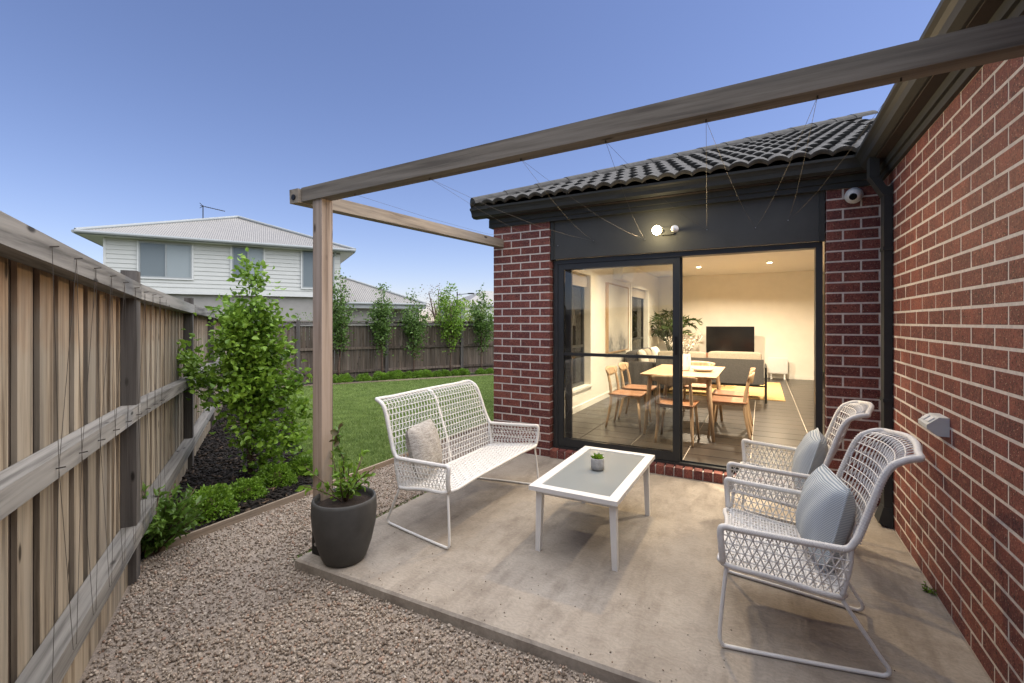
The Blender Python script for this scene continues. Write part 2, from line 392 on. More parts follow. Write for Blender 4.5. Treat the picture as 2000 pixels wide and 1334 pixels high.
# ------------------------------------------------------------------ setting: ground, lawn, beds, patio
MB().grid(lambda u, v: ((u-.5)*1600, (v-.5)*1600, -.75), 8, 8).build('ground', M['ground'], kind='structure')
def lawn_pt(u, v):
    s = -8+u*19.9; n = v*22; x, y = fpt(s, n); return (x, y, gz(x, y)-.012)
MB().grid(lawn_pt, 30, 20).build('lawn', M['lawn'], kind='structure')
gx0, gx1, gy0, gy1 = EDGE_X, 1.6, -2.5, 8.5
def strip(name, pts, m, z):  # polygon sheet
    b = MB(); b.add([(x, y, z) for x, y in pts], [tuple(range(len(pts)))]); return b.build(name, m, kind='structure')
gpa = MB(); f6 = fpt(-6.0); f0 = fpt(.28)
for q in ([(PIL_L+.05, 8.5), (EDGE_X, 8.5), (EDGE_X, 1.95), (PIL_L+.05, 1.95)], [(1.6, 1.95), (EDGE_X, 1.95), f0, (f0[0], -6), (1.6, -6)], [f0, f6, (f6[0], -6), (f0[0], -6)]):
    gpa.add([(x, y, -.062) for x, y in q], [tuple(range(len(q)))])
gpa.build('gravel_path', M['gravel_base'], kind='structure')
# bed along the side fence: fence line, edging, lawn border
def sheet(name, poly_fn, nu, nv, m): return MB().grid(poly_fn, nu, nv).build(name, m, kind='structure')
BEDW = 1.12
def bed_pt(u, v):
    s = .12+u*(FLEN-.12); w = BEDW
    x0, y0 = fpt(s, 0.0); x1, y1 = fpt(s, w)
    if x1 > EDGE_X:                        # cut by the edging
        k = (EDGE_X-x0)/(x1-x0) if x1 != x0 else 1; k = max(0, min(1, k)); x1, y1 = x0+(x1-x0)*k, y0+(y1-y0)*k
    x, y = x0+(x1-x0)*v, y0+(y1-y0)*v
    return (x, y, gz(x, y)+.004+.03*math.sin(math.pi*v))
sheet('mulch_bed', bed_pt, 60, 8, M['mulch_base'])
def bed2_pt(u, v):
    x, y = fpt(FLEN-v*.95, BEDW*.9+u*20); return (x, y, gz(x, y)+.003+.03*math.sin(math.pi*v))
sheet('back_mulch_bed', bed2_pt, 40, 6, M['mulch_base'])
slab = MB(); sx1 = WALL_X-.004
pf = [(SLAB_L, SLAB_F), (sx1, SLAB_F+.07), (sx1, WALL_Y+.05), (SLAB_L, WALL_Y+.05)]
b_ = .012
slab.add([(x, y, -.16) for x, y in pf]+[(x, y, -b_) for x, y in pf]+[(SLAB_L+b_, SLAB_F+b_, 0), (sx1, SLAB_F+.07+b_, 0), (sx1, WALL_Y+.05, 0), (SLAB_L+b_, WALL_Y+.05, 0)],
         [(0,1,5,4), (1,2,6,5), (2,3,7,6), (3,0,4,7), (4,5,9,8), (5,6,10,9), (6,7,11,10), (7,4,8,11), (8,9,10,11), (3,2,1,0)])
slab.build('patio_slab', M['concrete'], kind='structure')
# timber edging boards
ed = thing('garden_edging', 'thin timber garden edging between the gravel and the lawn', 'edging', (EDGE_X, 1.5, -.06))
ys = [1.50, 2.75, 4.1, 5.4, 7.0, 8.5]
for a, b in zip(ys[:-1], ys[1:]):
    MB().box((EDGE_X, (a+b)/2, -.055), (.022, b-a-.004, .09)).build('edging_board', M['edging'], ed)
ed2 = thing('garden_edging', 'pale edging strip between the lawn and the back fence bed', 'edging', (*fpt(FLEN-.97, 1.1), -.4))
for k in range(7):
    a = fpt(FLEN-.97, 1.1+k*2.6); b = fpt(FLEN-.97, 1.1+k*2.6+2.595)
    MB().bar((*a, gz(*a)+.0), (*b, gz(*b)+.0), .03, .07).build('edging_board', M['edging'], ed2)
# ------------------------------------------------------------------ loose stuff: gravel, mulch, grass
ICO_V = []; ph = (1+5**.5)/2
for a, b in ((-1, ph), (1, ph), (-1, -ph), (1, -ph)): ICO_V.append((a, b, 0))
for a, b in ((-1, ph), (1, ph), (-1, -ph), (1, -ph)): ICO_V.append((0, a, b))
for a, b in ((ph, -1), (ph, 1), (-ph, -1), (-ph, 1)): ICO_V.append((a, 0, b))
ICO_V = np.array(ICO_V)/math.hypot(1, ph)
ICO_F = np.array([(0,11,5),(0,5,1),(0,1,7),(0,7,10),(0,10,11),(1,5,9),(5,11,4),(11,10,2),(10,7,6),(7,1,8),(3,9,4),(3,4,2),(3,2,6),(3,6,8),(3,8,9),(4,9,5),(2,4,11),(6,2,10),(8,6,7),(9,8,1)])
def scatter(name, P, S, base_v, base_f, m, flat=None, tilt=math.pi):
    n = len(P); a = rng.uniform(0, 2*math.pi, n); t = rng.uniform(-1, 1, n)*tilt; r = rng.uniform(0, 2*math.pi, n)
    def rot(ax, th):
        c, s = np.cos(th), np.sin(th); o = np.zeros(n); i = np.ones(n)
        if ax == 2: return np.stack([np.stack([c,-s,o],1), np.stack([s,c,o],1), np.stack([o,o,i],1)], 1)
        return np.stack([np.stack([i,o,o],1), np.stack([o,c,-s],1), np.stack([o,s,c],1)], 1)
    Rm = rot(2, a) @ rot(0, t) @ rot(2, r)
    V = base_v[None]*S[:, None, :]; V = V*(1+rng.uniform(-.14, .14, V.shape))
    V = np.einsum('nij,nkj->nki', Rm, V)+P[:, None, :]
    F = base_f[None]+(np.arange(n)*len(base_v))[:, None, None]
    return big_mesh(name, V.reshape(-1, 3), F.reshape(-1, base_f.shape[1]), m)
def inside_gravel(x, y):
    s = (x-P1[0])*FD[0]+(y-P1[1])*FD[1]; n = (x-P1[0])*FN[0]+(y-P1[1])*FN[1]
    ok = (x > EDGE_X+.02) & (n > .03) & (x < WALL_X-.02)
    slabm = (x > SLAB_L-.005) & (y > SLAB_F-.005+(x-SLAB_L)*.02)
    return ok & ~slabm & (x < np.where(y > 4.5, PIL_L, 9))
NG = 210000; x = rng.uniform(EDGE_X, 1.0, NG); y = rng.uniform(.25, 7.5, NG)
thin = .80+.35*np.sin(x*2.3+1.1*np.sin(y*3.1))*np.sin(y*2.7+x*1.3)
keep = inside_gravel(x, y) & (rng.uniform(0, 1, len(x)) < np.where(y < 2.6, thin, .6)); x, y = x[keep], y[keep]
sz = (.0038+.0065*rng.uniform(0, 1, len(x))**1.6)*np.where(rng.uniform(0, 1, len(x)) < .06, 1.5, 1)
S = np.stack([sz, sz*rng.uniform(.6, 1, len(x)), sz*rng.uniform(.45, .8, len(x))], 1)
ns = 150; xs_ = rng.uniform(SLAB_L+.02, .7, ns); ys_ = SLAB_F+.03+(xs_-SLAB_L)*.02+rng.uniform(0, 1, ns)**3*.55
z = np.concatenate([np.full(len(x), -.060)+rng.uniform(0, .008, len(x)), np.full(ns, .0025)]); x = np.concatenate([x, xs_]); y = np.concatenate([y, ys_])
S = np.concatenate([S, np.stack([np.full(ns, .0055), np.full(ns, .0045), np.full(ns, .0035)], 1)*rng.uniform(.5, 1, (ns, 1))])
me = scatter('gravel', np.stack([x, y, z], 1), S, ICO_V, ICO_F, M['pebble'])
tag(link('gravel', me), 'pale brown crushed gravel covering the path beside the patio', 'gravel', kind='stuff')
BOXV = np.array([(a, b, c) for c in (-1, 1) for b in (-1, 1) for a in (-1, 1)], float)
BOXF = np.array([(0,2,3,1),(4,5,7,6),(0,1,5,4),(2,6,7,3),(0,4,6,2),(1,3,7,5)])
# mulch chips
n = 9000; s = rng.uniform(.1, 8.5, n); w = rng.uniform(.02, BEDW, n)
xy = P1[None]+s[:, None]*FD[None]+w[:, None]*FN[None]; k = xy[:, 0] < EDGE_X-.03; xy = xy[k]; s = s[k]; w = w[k]
z = np.array([gz(*q) for q in xy])+.012+.03*np.sin(np.pi*w/BEDW)
L = rng.uniform(.012, .034, len(s)); S = np.stack([L, L*rng.uniform(.2, .45, len(s)), rng.uniform(.003, .006, len(s))], 1)
me = scatter('mulch', np.column_stack([xy, z]), S, BOXV, BOXF, M['chip'], tilt=.6)
tag(link('mulch', me), 'dark bark mulch in the bed along the timber side fence', 'mulch', kind='stuff')
# grass blades
n = 330000; s = rng.uniform(-.8, FLEN-.95, n); w = BEDW+.02+rng.uniform(0, 1, n)**1.25*11
xy = P1[None]+s[:, None]*FD[None]+w[:, None]*FN[None]; k = (xy[:, 0] < EDGE_X-.03); xy, s = xy[k], s[k]
z = -.058-.0265*np.maximum(0, s-2.0)-.012; n = len(s)
h = rng.uniform(.018, .042, n); wd = rng.uniform(.003, .006, n); a = rng.uniform(0, 2*math.pi, n); ln = rng.uniform(0, .025, (n, 2))*rng.choice([-1, 1], (n, 2))
V = np.zeros((n, 3, 3)); dx, dy = np.cos(a)*wd, np.sin(a)*wd
V[:, 0] = np.column_stack([xy[:, 0]-dx, xy[:, 1]-dy, z]); V[:, 1] = np.column_stack([xy[:, 0]+dx, xy[:, 1]+dy, z])
V[:, 2] = np.column_stack([xy+ln, z+h])
me = big_mesh('grass', V.reshape(-1, 3), np.arange(n*3).reshape(-1, 3), M['grass'])
tag(link('grass', me), 'short mown green grass covering the back lawn', 'grass', kind='stuff')
# ------------------------------------------------------------------ the brick house
M['brick_st'] = brick_nodes('brick_red_joined', True)
house = thing('brick_house', 'dark red brick single storey house with charcoal trim and tiled roof', 'house', (PIL_L, WALL_Y, 0))
BD = .105
_bm = {}
def brick_geo(b, w, h=.0745, d=BD, c=(0,0,0), rot=0, rr=random):
    j = lambda: rr.uniform(-.0016, .0016); x, z, e = w/2, h/2, .003
    vs = [(-x,-d/2+.0022,-z),(x,-d/2+.0022,-z),(x,-d/2+.0022,z),(-x,-d/2+.0022,z),
          (-x+e+j(),-d/2+j()*.5,-z+e+j()),(x-e+j(),-d/2+j()*.5,-z+e+j()),(x-e+j(),-d/2+j()*.5,z-e+j()),(-x+e+j(),-d/2+j()*.5,z-e+j()),
          (-x,d/2,-z),(x,d/2,-z),(x,d/2,z),(-x,d/2,z)]
    cr, sr = math.cos(rot), math.sin(rot)
    vs = [(c[0]+cr*p-sr*q, c[1]+sr*p+cr*q, c[2]+r) for p, q, r in vs]
    return b.add(vs, [(4,5,6,7),(0,1,5,4),(1,2,6,5),(2,3,7,6),(3,0,4,7),(0,8,9,1),(1,9,10,2),(2,10,11,3),(3,11,8,0)])
def brick_mesh(w):
    w = round(w, 3)
    if w not in _bm: _bm[w] = [brick_geo(MB(), w).mesh('brick', M['brick']) for _ in range(4)]
    return random.choice(_bm[w])
def lay(part, axis, face, u0, u1, z0, nc, first_half, single=lambda u: True, joined=None, rev=False):
    """stretcher bond on a face; axis 'x': face y=face looking -Y; axis 'y': face x=face looking -X"""
    for k in range(nc):
        off = -.12 if (k+first_half) % 2 else 0.0
        z = z0+.086*k+.043; u = u0+off
        while u < u1-.02:
            a, b = max(u, u0), min(u+.24, u1); u += .24
            w = b-a-.0115
            if w < .03: continue
            m = (a+b)/2
            if axis == 'x': c, rz = (m, face+BD/2, z), 0.0
            else: c, rz = (face+BD/2, m, z), -math.pi/2
            if single(m): link('brick', brick_mesh(w), part, loc=c, rot=(0,0,rz))
            else: brick_geo(joined, w, c=c, rot=rz)
NC = 30; Z0 = 0.0
pil = MB().span(PIL_L+.006, PIL_R-.006, WALL_Y+.0016, WALL_Y+.12, -.15, 2.60).build('corner_pillar', M['mortar'], house)
lay(pil, 'x', WALL_Y, PIL_L, PIL_R+.01, Z0, NC, 1)
pier = MB().span(PIER_L+.006, WALL_X+.1, WALL_Y+.0016, WALL_Y+.12, -.15, 2.60).build('door_pier', M['mortar'], house)
lay(pier, 'x', WALL_Y, PIER_L, PIER_L+.37, Z0, NC, 0)
rw = MB().span(WALL_X+.0014, WALL_X+.115, -2.0, WALL_Y+.006, -.15, 2.62).build('side_wall', M['mortar'], house)
jb = MB()
lay(rw, 'y', WALL_X, -2.0+.02, WALL_Y+.02, Z0, NC, 0, lambda u: 2.2 < u < 3.72, jb)
jb.build('brickwork', M['brick_st'], rw, kind='stuff')
# bricks of the left side of the house (faces the lawn)
lw = MB()
for (a, b, c, d) in ((WALL_Y+.12, 5.55, 0, 2.6), (5.55, 7.35, 0, .42), (5.55, 7.35, 2.26, 2.6), (7.35, 10.0, 0, 2.6), (10.0, 11.7, 0, .42), (10.0, 11.7, 2.26, 2.6), (11.7, 13.3, 0, 2.6)):
    lw.span(PIL_L+.006, PIL_L+.115, a, b, c-.1 if c == 0 else c, d)
lw = lw.build('lawn_side_wall', M['mortar'], house)
jb = MB()
for k in range(NC):
    y = WALL_Y+.12+(.12 if k % 2 else 0); z = .086*k+.043
    while y < 13.2:
        if not (.42 < z < 2.26 and (5.45 < y+.115 < 7.45 or 9.9 < y+.115 < 11.8)): brick_geo(jb, .23, c=(PIL_L+BD/2, y+.115, z), rot=-math.pi/2)
        y += .24
jb.build('brickwork', M['brick_st'], lw, kind='stuff')
# door sill of bricks on edge
sill = MB().span(PIL_R-.0, PIER_L, WALL_Y+.012, WALL_Y+.2, -.1, .078).build('door_sill', M['mortar'], house)
sm = []
for _ in range(3):
    j = lambda: random.uniform(-.0015, .0015); b = MB()
    vs = [(-.038,-.0,0),(.038,0,0),(.038,.19,0),(-.038,.19,0),(-.036+j(),0+j(),.082+j()),(.036+j(),0+j(),.082+j()),(.036,.19,.105),(-.036,.19,.105)]
    sm.append(b.hexa([Vector(v) for v in vs]).mesh('sill_brick', M['brick']))
u = PIL_R+.043
while u < PIER_L-.02:
    link('sill_brick', random.choice(sm), sill, loc=(u, WALL_Y-.002, .004)); u += .0862
# charcoal infill panel over the door
MB().span(PIL_R+.012, PIER_L-.012, WALL_Y+.028, WALL_Y+.06, 2.165, 2.64).build('infill_panel', M['panel'], house)
MB().span(PIL_R+.002, PIL_R+.04, WALL_Y+.012, WALL_Y+.066, 2.16, 2.60).build('panel_bead', M['trim'], house)
MB().span(PIER_L-.04, PIER_L-.002, WALL_Y+.012, WALL_Y+.066, 2.16, 2.60).build('panel_bead', M['trim'], house)
# eaves: fascia, stepped trim, gutter
fa = MB(); fa.span(PIL_L-.045, WALL_X-.02, WALL_Y-.022, WALL_Y+.1, 2.575, 2.665); fa.span(PIL_L-.03, WALL_X-.02, WALL_Y-.04, WALL_Y+.1, 2.62, 2.75)
fa.span(WALL_X-.022, WALL_X+.1, -2.0, WALL_Y-.02, 2.575, 2.665); fa.span(WALL_X-.04, WALL_X+.1, -2.0, WALL_Y-.04, 2.62, 2.75)
fa.build('fascia', M['trim'], house)
so = MB().span(PIL_L-.03, WALL_X, WALL_Y-.10, WALL_Y-.03, 2.672, 2.69); so.span(WALL_X-.10, WALL_X-.03, -2.0, WALL_Y-.1, 2.672, 2.69)
so.build('soffit', M['soffit'], house)
GP = [(.045,2.70),(.05,2.682),(.115,2.678),(.15,2.695),(.158,2.73),(.172,2.752),(.19,2.765),(.192,2.785),(.178,2.787),(.176,2.772),(.15,2.755),(.06,2.70)]
g = MB(); n = len(GP); vs = []
for o, z in GP: vs.append((PIL_L-.20, WALL_Y-o, z))
for o, z in GP: vs.append((WALL_X-o, WALL_Y-o, z))
for o, z in GP: vs.append((WALL_X-o, -2.0, z))
fs = [(i, (i+1) % n, (i+1) % n+n, i+n) for i in range(n)]+[(i+n, (i+1) % n+n, (i+1) % n+2*n, i+2*n) for i in range(n)]
fs += [tuple(reversed(range(n))), tuple(range(2*n, 3*n))]
g.add(vs, fs).build('gutter', M['trim'], house)
# downpipe
dp = MB(); dp.span(.776, .826, 4.21, 4.31, .10, 2.46)
dp.hexa([Vector(v) for v in ((.74,4.19,.03),(.826,4.19,.0),(.826,4.33,.0),(.74,4.33,.03),(.772,4.206,.14),(.827,4.206,.14),(.827,4.314,.14),(.772,4.314,.14))])
dp.hexa([Vector(v) for v in ((.772,4.206,2.40),(.828,4.206,2.40),(.828,4.314,2.40),(.772,4.314,2.40),(.695,4.212,2.54),(.748,4.212,2.54),(.748,4.308,2.54),(.695,4.308,2.54))])
dp.span(.692, .751, 4.209, 4.311, 2.54, 2.69)
dp = dp.build('downpipe', M['trim'], house)
for z in (.9, 2.0): MB().span(.770, .829, 4.204, 4.316, z, z+.025).build('pipe_strap', M['trim'], dp)
# roof
PITCH = R(22.5); TP = math.tan(PITCH); EX0, EY0, EZ0 = PIL_L-.19, WALL_Y-.19, 2.79
rf = MB(); zr = lambda y: EZ0-.02+(y-EY0)*TP
far = 5.2
rf.add([(EX0, EY0, EZ0-.02), (WALL_X-.16, EY0, EZ0-.02), (WALL_X-.16+far, EY0+far, zr(EY0+far)), (EX0+far, EY0+far, zr(EY0+far))], [(0,1,2,3)])
rf.add([(EX0, EY0, EZ0-.02), (EX0+far, EY0+far, zr(EY0+far)), (EX0+far, 14, zr(EY0+far)), (EX0, 14, EZ0-.02)], [(0,1,2,3)])
rf.add([(WALL_X-.16, EY0, EZ0-.02), (WALL_X-.16, -2, EZ0-.02), (WALL_X-.16+far, -2, zr(EY0+far)), (WALL_X-.16+far, EY0+far, zr(EY0+far))], [(0,1,2,3)])
roof = rf.build('roof', M['tile'], house)
def tile_mesh():
    b = MB(); W, Ln, th = .30, .40, .024; n = 21; prof = []
    for i in range(n):
        x = i/(n-1)*W; prof.append((x-.15, .031*abs(math.sin(math.pi*x/.15))**.8))
    rows_ = [[(x, 0, z+th) for x, z in prof], [(x, Ln, z+th) for x, z in prof], [(x, 0, z+th) for x, z in prof], [(x, .004, z-.012) for x, z in prof], [(x, Ln, z) for x, z in prof]]
    for r_ in rows_: b.v += r_
    for i in range(n-1):
        b.f += [(i, i+1, n+i+1, n+i), (3*n+i, 3*n+i+1, 2*n+i+1, 2*n+i), (4*n+i, 4*n+i+1, 3*n+i+1, 3*n+i)]
    return b.mesh('roof_tile', M['tile'], True)
tm = tile_mesh()
row = .33
for r in range(12):
    y = EY0-.02+r*row*math.cos(PITCH); z = EZ0+.012+r*row*math.sin(PITCH)
    x = EX0+.16+(.075 if r % 2 else 0)
    while x < 1.15:
        ym = y+.17*math.cos(PITCH)
        if ym-EY0 < x-EX0+.02 and x < WALL_X-.12+(ym-EY0)+.1:
            link('roof_tile', tm, roof, loc=(x, y, z), rot=(PITCH-R(2.2)+random.uniform(-.006,.006), random.uniform(-.008,.008), random.uniform(-.006,.006)))
        x += .298
hm = MB()
def hip_fn(u, v):
    a = math.pi*u; return (math.cos(a)*.125*(1+.06*(1-v)), v*.46, math.sin(a)*.085*(1+.1*(1-v))-.01)
hm.grid(hip_fn, 8, 1); hm.grid(lambda u, v: (math.cos(math.pi*u)*.125*1.06*(.86+.14*v), -.0, (math.sin(math.pi*u)*.085*1.1-.01)*(.8+.2*v)), 8, 1)
hm.f.append(tuple(range(0, 9)))
hme = hm.mesh('hip_tile', M['tile'], False)
MB().hexa([Vector(v) for v in ((EX0,EY0,EZ0-.03),(EX0+.22,EY0,EZ0-.03),(EX0+.5,EY0+.5,EZ0+.17),(EX0,EY0+.22,EZ0-.03),(EX0+.01,EY0+.01,EZ0+.045),(EX0+.20,EY0+.01,EZ0+.03),(EX0+.5,EY0+.5,EZ0+.22),(EX0+.01,EY0+.20,EZ0+.03))]).build('hip_bedding', M['tile'], roof)
hd = Vector((1, 1, TP)).normalized(); hq = hd.to_track_quat('Y', 'Z').to_euler()
for k in range(16):
    p = Vector((EX0+.02, EY0+.02, EZ0+.035))+hd*(k*.40); link('hip_tile', hme, roof, loc=p, rot=hq)
# ---- rooms inside
IN_L, IN_R, BACK_Y, CEIL, FL = -2.50, 2.7, 13.05, 2.70, .10
room = house
iw = MB()
for (a, b, c, d) in ((WALL_Y+.12, 5.6, FL, CEIL), (5.6, 7.3, FL, .45), (5.6, 7.3, 2.25, CEIL), (7.3, 10.05, FL, CEIL), (10.05, 11.65, FL, .45), (10.05, 11.65, 2.25, CEIL), (11.65, BACK_Y, FL, CEIL)):
    iw.span(PIL_L+.14, IN_L, a, b, c, d)
iw.build('window_wall', M['plaster'], house)
MB().span(IN_L, 1.09, BACK_Y, BACK_Y+.12, FL, CEIL).build('living_room_wall', M['plaster'], house)
MB().span(1.0, 1.09, BACK_Y+.12, 15.5, FL, CEIL).span(1.09, IN_R, 15.4, 15.5, FL, CEIL).span(1.09, 2.0, 14.0, 14.1, 2.15, CEIL).build('hall_wall', M['plaster'], house)
MB().span(IN_R, IN_R+.12, 4.74, 15.5, FL, CEIL).build('inner_wall', M['plaster'], house)
MB().span(PIL_L+.14, PIL_R-.03, WALL_Y+.14, WALL_Y+.25, FL, CEIL).span(PIER_L+.03, IN_R+.12, WALL_Y+.14, WALL_Y+.25, FL, CEIL).span(PIL_R-.03, PIER_L+.03, WALL_Y+.14, WALL_Y+.25, 2.2, CEIL).build('door_wall_lining', M['plaster'], house)
MB().span(PIL_L+.1, IN_R+.1, WALL_Y+.1, 15.5, CEIL, CEIL+.06).build('ceiling', M['ceil'], house)
sk = MB().span(IN_L, IN_L+.015, WALL_Y+.25, BACK_Y, FL, FL+.09).span(IN_L+.015, 1.09, BACK_Y-.015, BACK_Y, FL, FL+.09).span(1.092, 1.105, BACK_Y-.015, 15.4, FL, FL+.09)
sk.build('skirting_board', M['skirt'], house)
MB().span(IN_L, IN_R, WALL_Y+.2, 15.4, -.1, FL-.008).build('floor_bed', M['grout'], house)
flo = MB().span(PIL_R, PIER_L, WALL_Y+.12, WALL_Y+.2, .0, FL-.004).build('floor', M['grout'], house)
def tile_box(w, l):
    b = MB(); e = .003
    b.hexa([Vector(v) for v in ((-w/2,-l/2,-.008),(w/2,-l/2,-.008),(w/2,l/2,-.008),(-w/2,l/2,-.008),(-w/2+e,-l/2+e,0),(w/2-e,-l/2+e,0),(w/2-e,l/2-e,0),(-w/2+e,l/2-e,0))])
    return b.mesh('floor_tile', M['floor_tile'])
ft = tile_box(.592, .2955); x = IN_L+.05
while x < IN_R-.3:
    y = WALL_Y+.36
    while y < 15.2:
        link('floor_tile', ft, flo, loc=(x+.25, y, FL+random.uniform(-.0005, .0005))); y += .30
    x += .60
# windows in the left wall
def side_window(y0, y1, z0, z1, label=None):
    w = MB(); t = .045; X0 = PIL_L+.115
    w.span(X0, X0+.05, y0, y0+t, z0, z1).span(X0, X0+.05, y1-t, y1, z0, z1).span(X0, X0+.05, y0+t, y1-t, z0, z0+t).span(X0, X0+.05, y0+t, y1-t, z1-t, z1).span(X0, X0+.05, y0+t, y1-t, z0+.62, z0+.66)
    w = w.build('side_window', M['alu'], house)
    MB().span(X0+.02, X0+.026, y0+t, y1-t, z0+t, z1-t).build('window_pane', M['glass'], w)
    MB().span(X0+.05, IN_L+.03, y0-.06, y1+.06, z0-.035, z0-.001).build('window_sill', M['skirt'], w)
    tr = MB().span(IN_L, IN_L+.018, y0-.07, y0, z0-.07, z1+.07).span(IN_L, IN_L+.018, y1, y1+.07, z0-.07, z1+.07).span(IN_L, IN_L+.018, y0, y1, z1, z1+.07)
    tr.span(X0+.05, IN_L, y0-.012, y0-.001, z0, z1).span(X0+.05, IN_L, y1+.001, y1+.012, z0, z1)
    tr.build('window_architrave', M['skirt'], w)
    MB().span(X0+.07, X0+.10, y0+.03, y1-.03, z1-.20, z1-.01).build('roller_blind', M['fabric_beige'], w)
side_window(5.6, 7.3, .45, 2.25); side_window(10.05, 11.65, .45, 2.25)
# sliding door: frame, fixed + stacked panel on the left half, right half open
DY = WALL_Y+.07; dl, dr, dz0, dz1 = PIL_R+.012, PIER_L-.012, .082, 2.165
d = MB(); d.span(dl, dl+.05, DY, DY+.12, dz0, dz1).span(dr-.05, dr, DY, DY+.12, dz0, dz1).span(dl+.05, dr-.05, DY, DY+.12, dz1-.05, dz1).span(dl+.05, dr-.05, DY, DY+.12, dz0, dz0+.035)
d.span(dl+.05, dr-.05, DY+.055, DY+.062, dz0+.035, dz0+.05)
d = d.build('sliding_door', M['alu'], house)
def leaf_panel(name, x0, x1, y, st=.065):
    p = MB(); a, b = dz0+.04, dz1-.052
    p.span(x0, x0+st, y, y+.035, a, b).span(x1-st, x1, y, y+.035, a, b).span(x0+st, x1-st, y, y+.035, a, a+.085).span(x0+st, x1-st, y, y+.035, b-.06, b).span(x0+st, x1-st, y+.005, y+.03, 1.115, 1.145)
    p = p.build(name, M['alu'], d)
    MB().span(x0+st, x1-st, y+.014, y+.02, a+.085, 1.115).span(x0+st, x1-st, y+.014, y+.02, 1.145, b-.06).build('pane', M['glass'], p)
    return p
leaf_panel('fixed_panel', dl+.05, -.70, DY+.012)
sp = leaf_panel('sliding_panel', dl+.11, -.685, DY+.066, .075)
MB().span(-.745, -.715, DY+.0, DY+.012, 1.16, 1.34).build('door_handle', M['steel_dark'], sp)
# ------------------------------------------------------------------ lamp, camera, outlet on the walls
wl = thing('wall_lamp', 'twin outdoor spotlight on the charcoal panel with one warm bulb lit', 'wall lamp', (-.80, WALL_Y+.028, 2.36))
MB().box((-.80, WALL_Y+.014, 2.36), (.11, .028, .075)).build('mount_plate', M['trim'], wl)
for dx, on in ((-.075, True), (.085, False)):
    hx = -.80+dx
    MB().tube([(hx*.5-.40, WALL_Y-.0, 2.36), (hx, WALL_Y-.05, 2.36), (hx, WALL_Y-.085, 2.355)], .014, 8).build('arm', M['trim'], wl)
    if on:
        MB().lathe([(.014,-.04),(.032,-.03),(.043,-.01),(.043,.01),(.032,.03),(.014,.04)], 16, (hx, WALL_Y-.125, 2.35)).build('lit_bulb', M['lamp_on'], wl, True)
    else:
        MB().lathe([(.012,-.03),(.03,-.02),(.036,.0),(.03,.02),(.012,.032)], 14, (hx, WALL_Y-.115, 2.35)).build('unlit_bulb', M['ceramic'], wl, True)
ld = bpy.data.lights.new('lamp_light', 'SPOT'); ld.energy = 56; ld.color = (1, .74, .42); ld.shadow_soft_size = .045; ld.spot_size = R(165); ld.spot_blend = .6
lo = bpy.data.objects.new('lamp_light', ld); col.objects.link(lo); lo.location = (-.875, WALL_Y-.175, 2.35); lo.rotation_euler = Vector((.12, -1, -.55)).to_track_quat('-Z', 'Y').to_euler()
lo.parent = wl; lo.matrix_parent_inverse = wmat(wl).inverted()
sc_ = thing('security_camera', 'white dome security camera on the narrow brick pier under the eave', 'camera', (.655, WALL_Y, 2.50))
MB().tube([(.655, WALL_Y, 2.505), (.655, WALL_Y-.03, 2.505)], .062, 20).build('base', M['fixture'], sc_, True)
cb = MB().tube([(.655, WALL_Y-.028, 2.505), (.65, WALL_Y-.055, 2.498), (.645, WALL_Y-.08, 2.49), (.642, WALL_Y-.097, 2.485)], [.056, .055, .045, .028], 20).build('housing', M['fixture'], sc_, True)
MB().tube([(.640, WALL_Y-.088, 2.482), (.638, WALL_Y-.102, 2.478)], .027, 14).build('lens', M['black'], sc_)
po = thing('power_outlet', 'grey weatherproof power outlet box on the long brick wall', 'outlet', (WALL_X, 3.16, .95))
pr_ = [(0,.90), (.045,.90), (.088,.935), (.088,.955), (.04,.995), (0,.995)]; b = MB()
b.add([(WALL_X-o, yy, z) for yy in (3.085, 3.235) for o, z in pr_], [(0,1,2,3,4,5), (11,10,9,8,7,6)]+[(i, i+6, (i+1) % 6+6, (i+1) % 6) for i in range(6)])
b.build('box', M['box_grey'], po)
for yy in (3.125, 3.195): MB().box((WALL_X-.066, yy, .9775), (.034, .042, .008), Matrix.Rotation(R(-40), 3, 'Y')).build('socket_flap', M['fixture'], po)
# ------------------------------------------------------------------ pergola
pg = thing('pergola', 'weathered timber pergola frame with one post beside the patio', 'pergola', (-2.43, 2.03, 0))
PX, PY = -2.488, 2.03
MB().span(PX-.042, PX+.042, PY-.042, PY+.042, .02, 2.27).build('post', M['pergola_v'], pg)
br = MB().span(PX-.050, PX-.0425, PY-.04, PY+.04, 0, .20).span(PX+.0425, PX+.050, PY-.04, PY+.04, 0, .20).span(PX-.050, PX+.050, PY-.04, PY+.04, 0, .018).span(PX-.04, PX+.04, PY-.050, PY-.0425, 0, .20)
br = br.build('post_bracket', M['steel_dark'], pg)
for zz in (.07, .15): MB().tube([(PX, PY-.049, zz), (PX, PY-.059, zz)], .011, 8).build('bolt', M['steel'], br)
bx0, bx1 = -2.625, WALL_X-.002
MB().bar((bx0, PY-.01, 2.305), (bx1, PY-.01, 2.372), .09, .09).build('beam', M['pergola_x'], pg)
MB().bar((-2.672, PY-.075, 2.298), (-2.655, WALL_Y-.002, 2.385), .085, .09).build('rafter', M['pergola_y'], pg)
rb = MB().tube([(-2.672, PY-.074, 2.29), (-2.672, PY-.082, 2.29)], .018, 10).build('bolt', M['steel_dark'], pg)
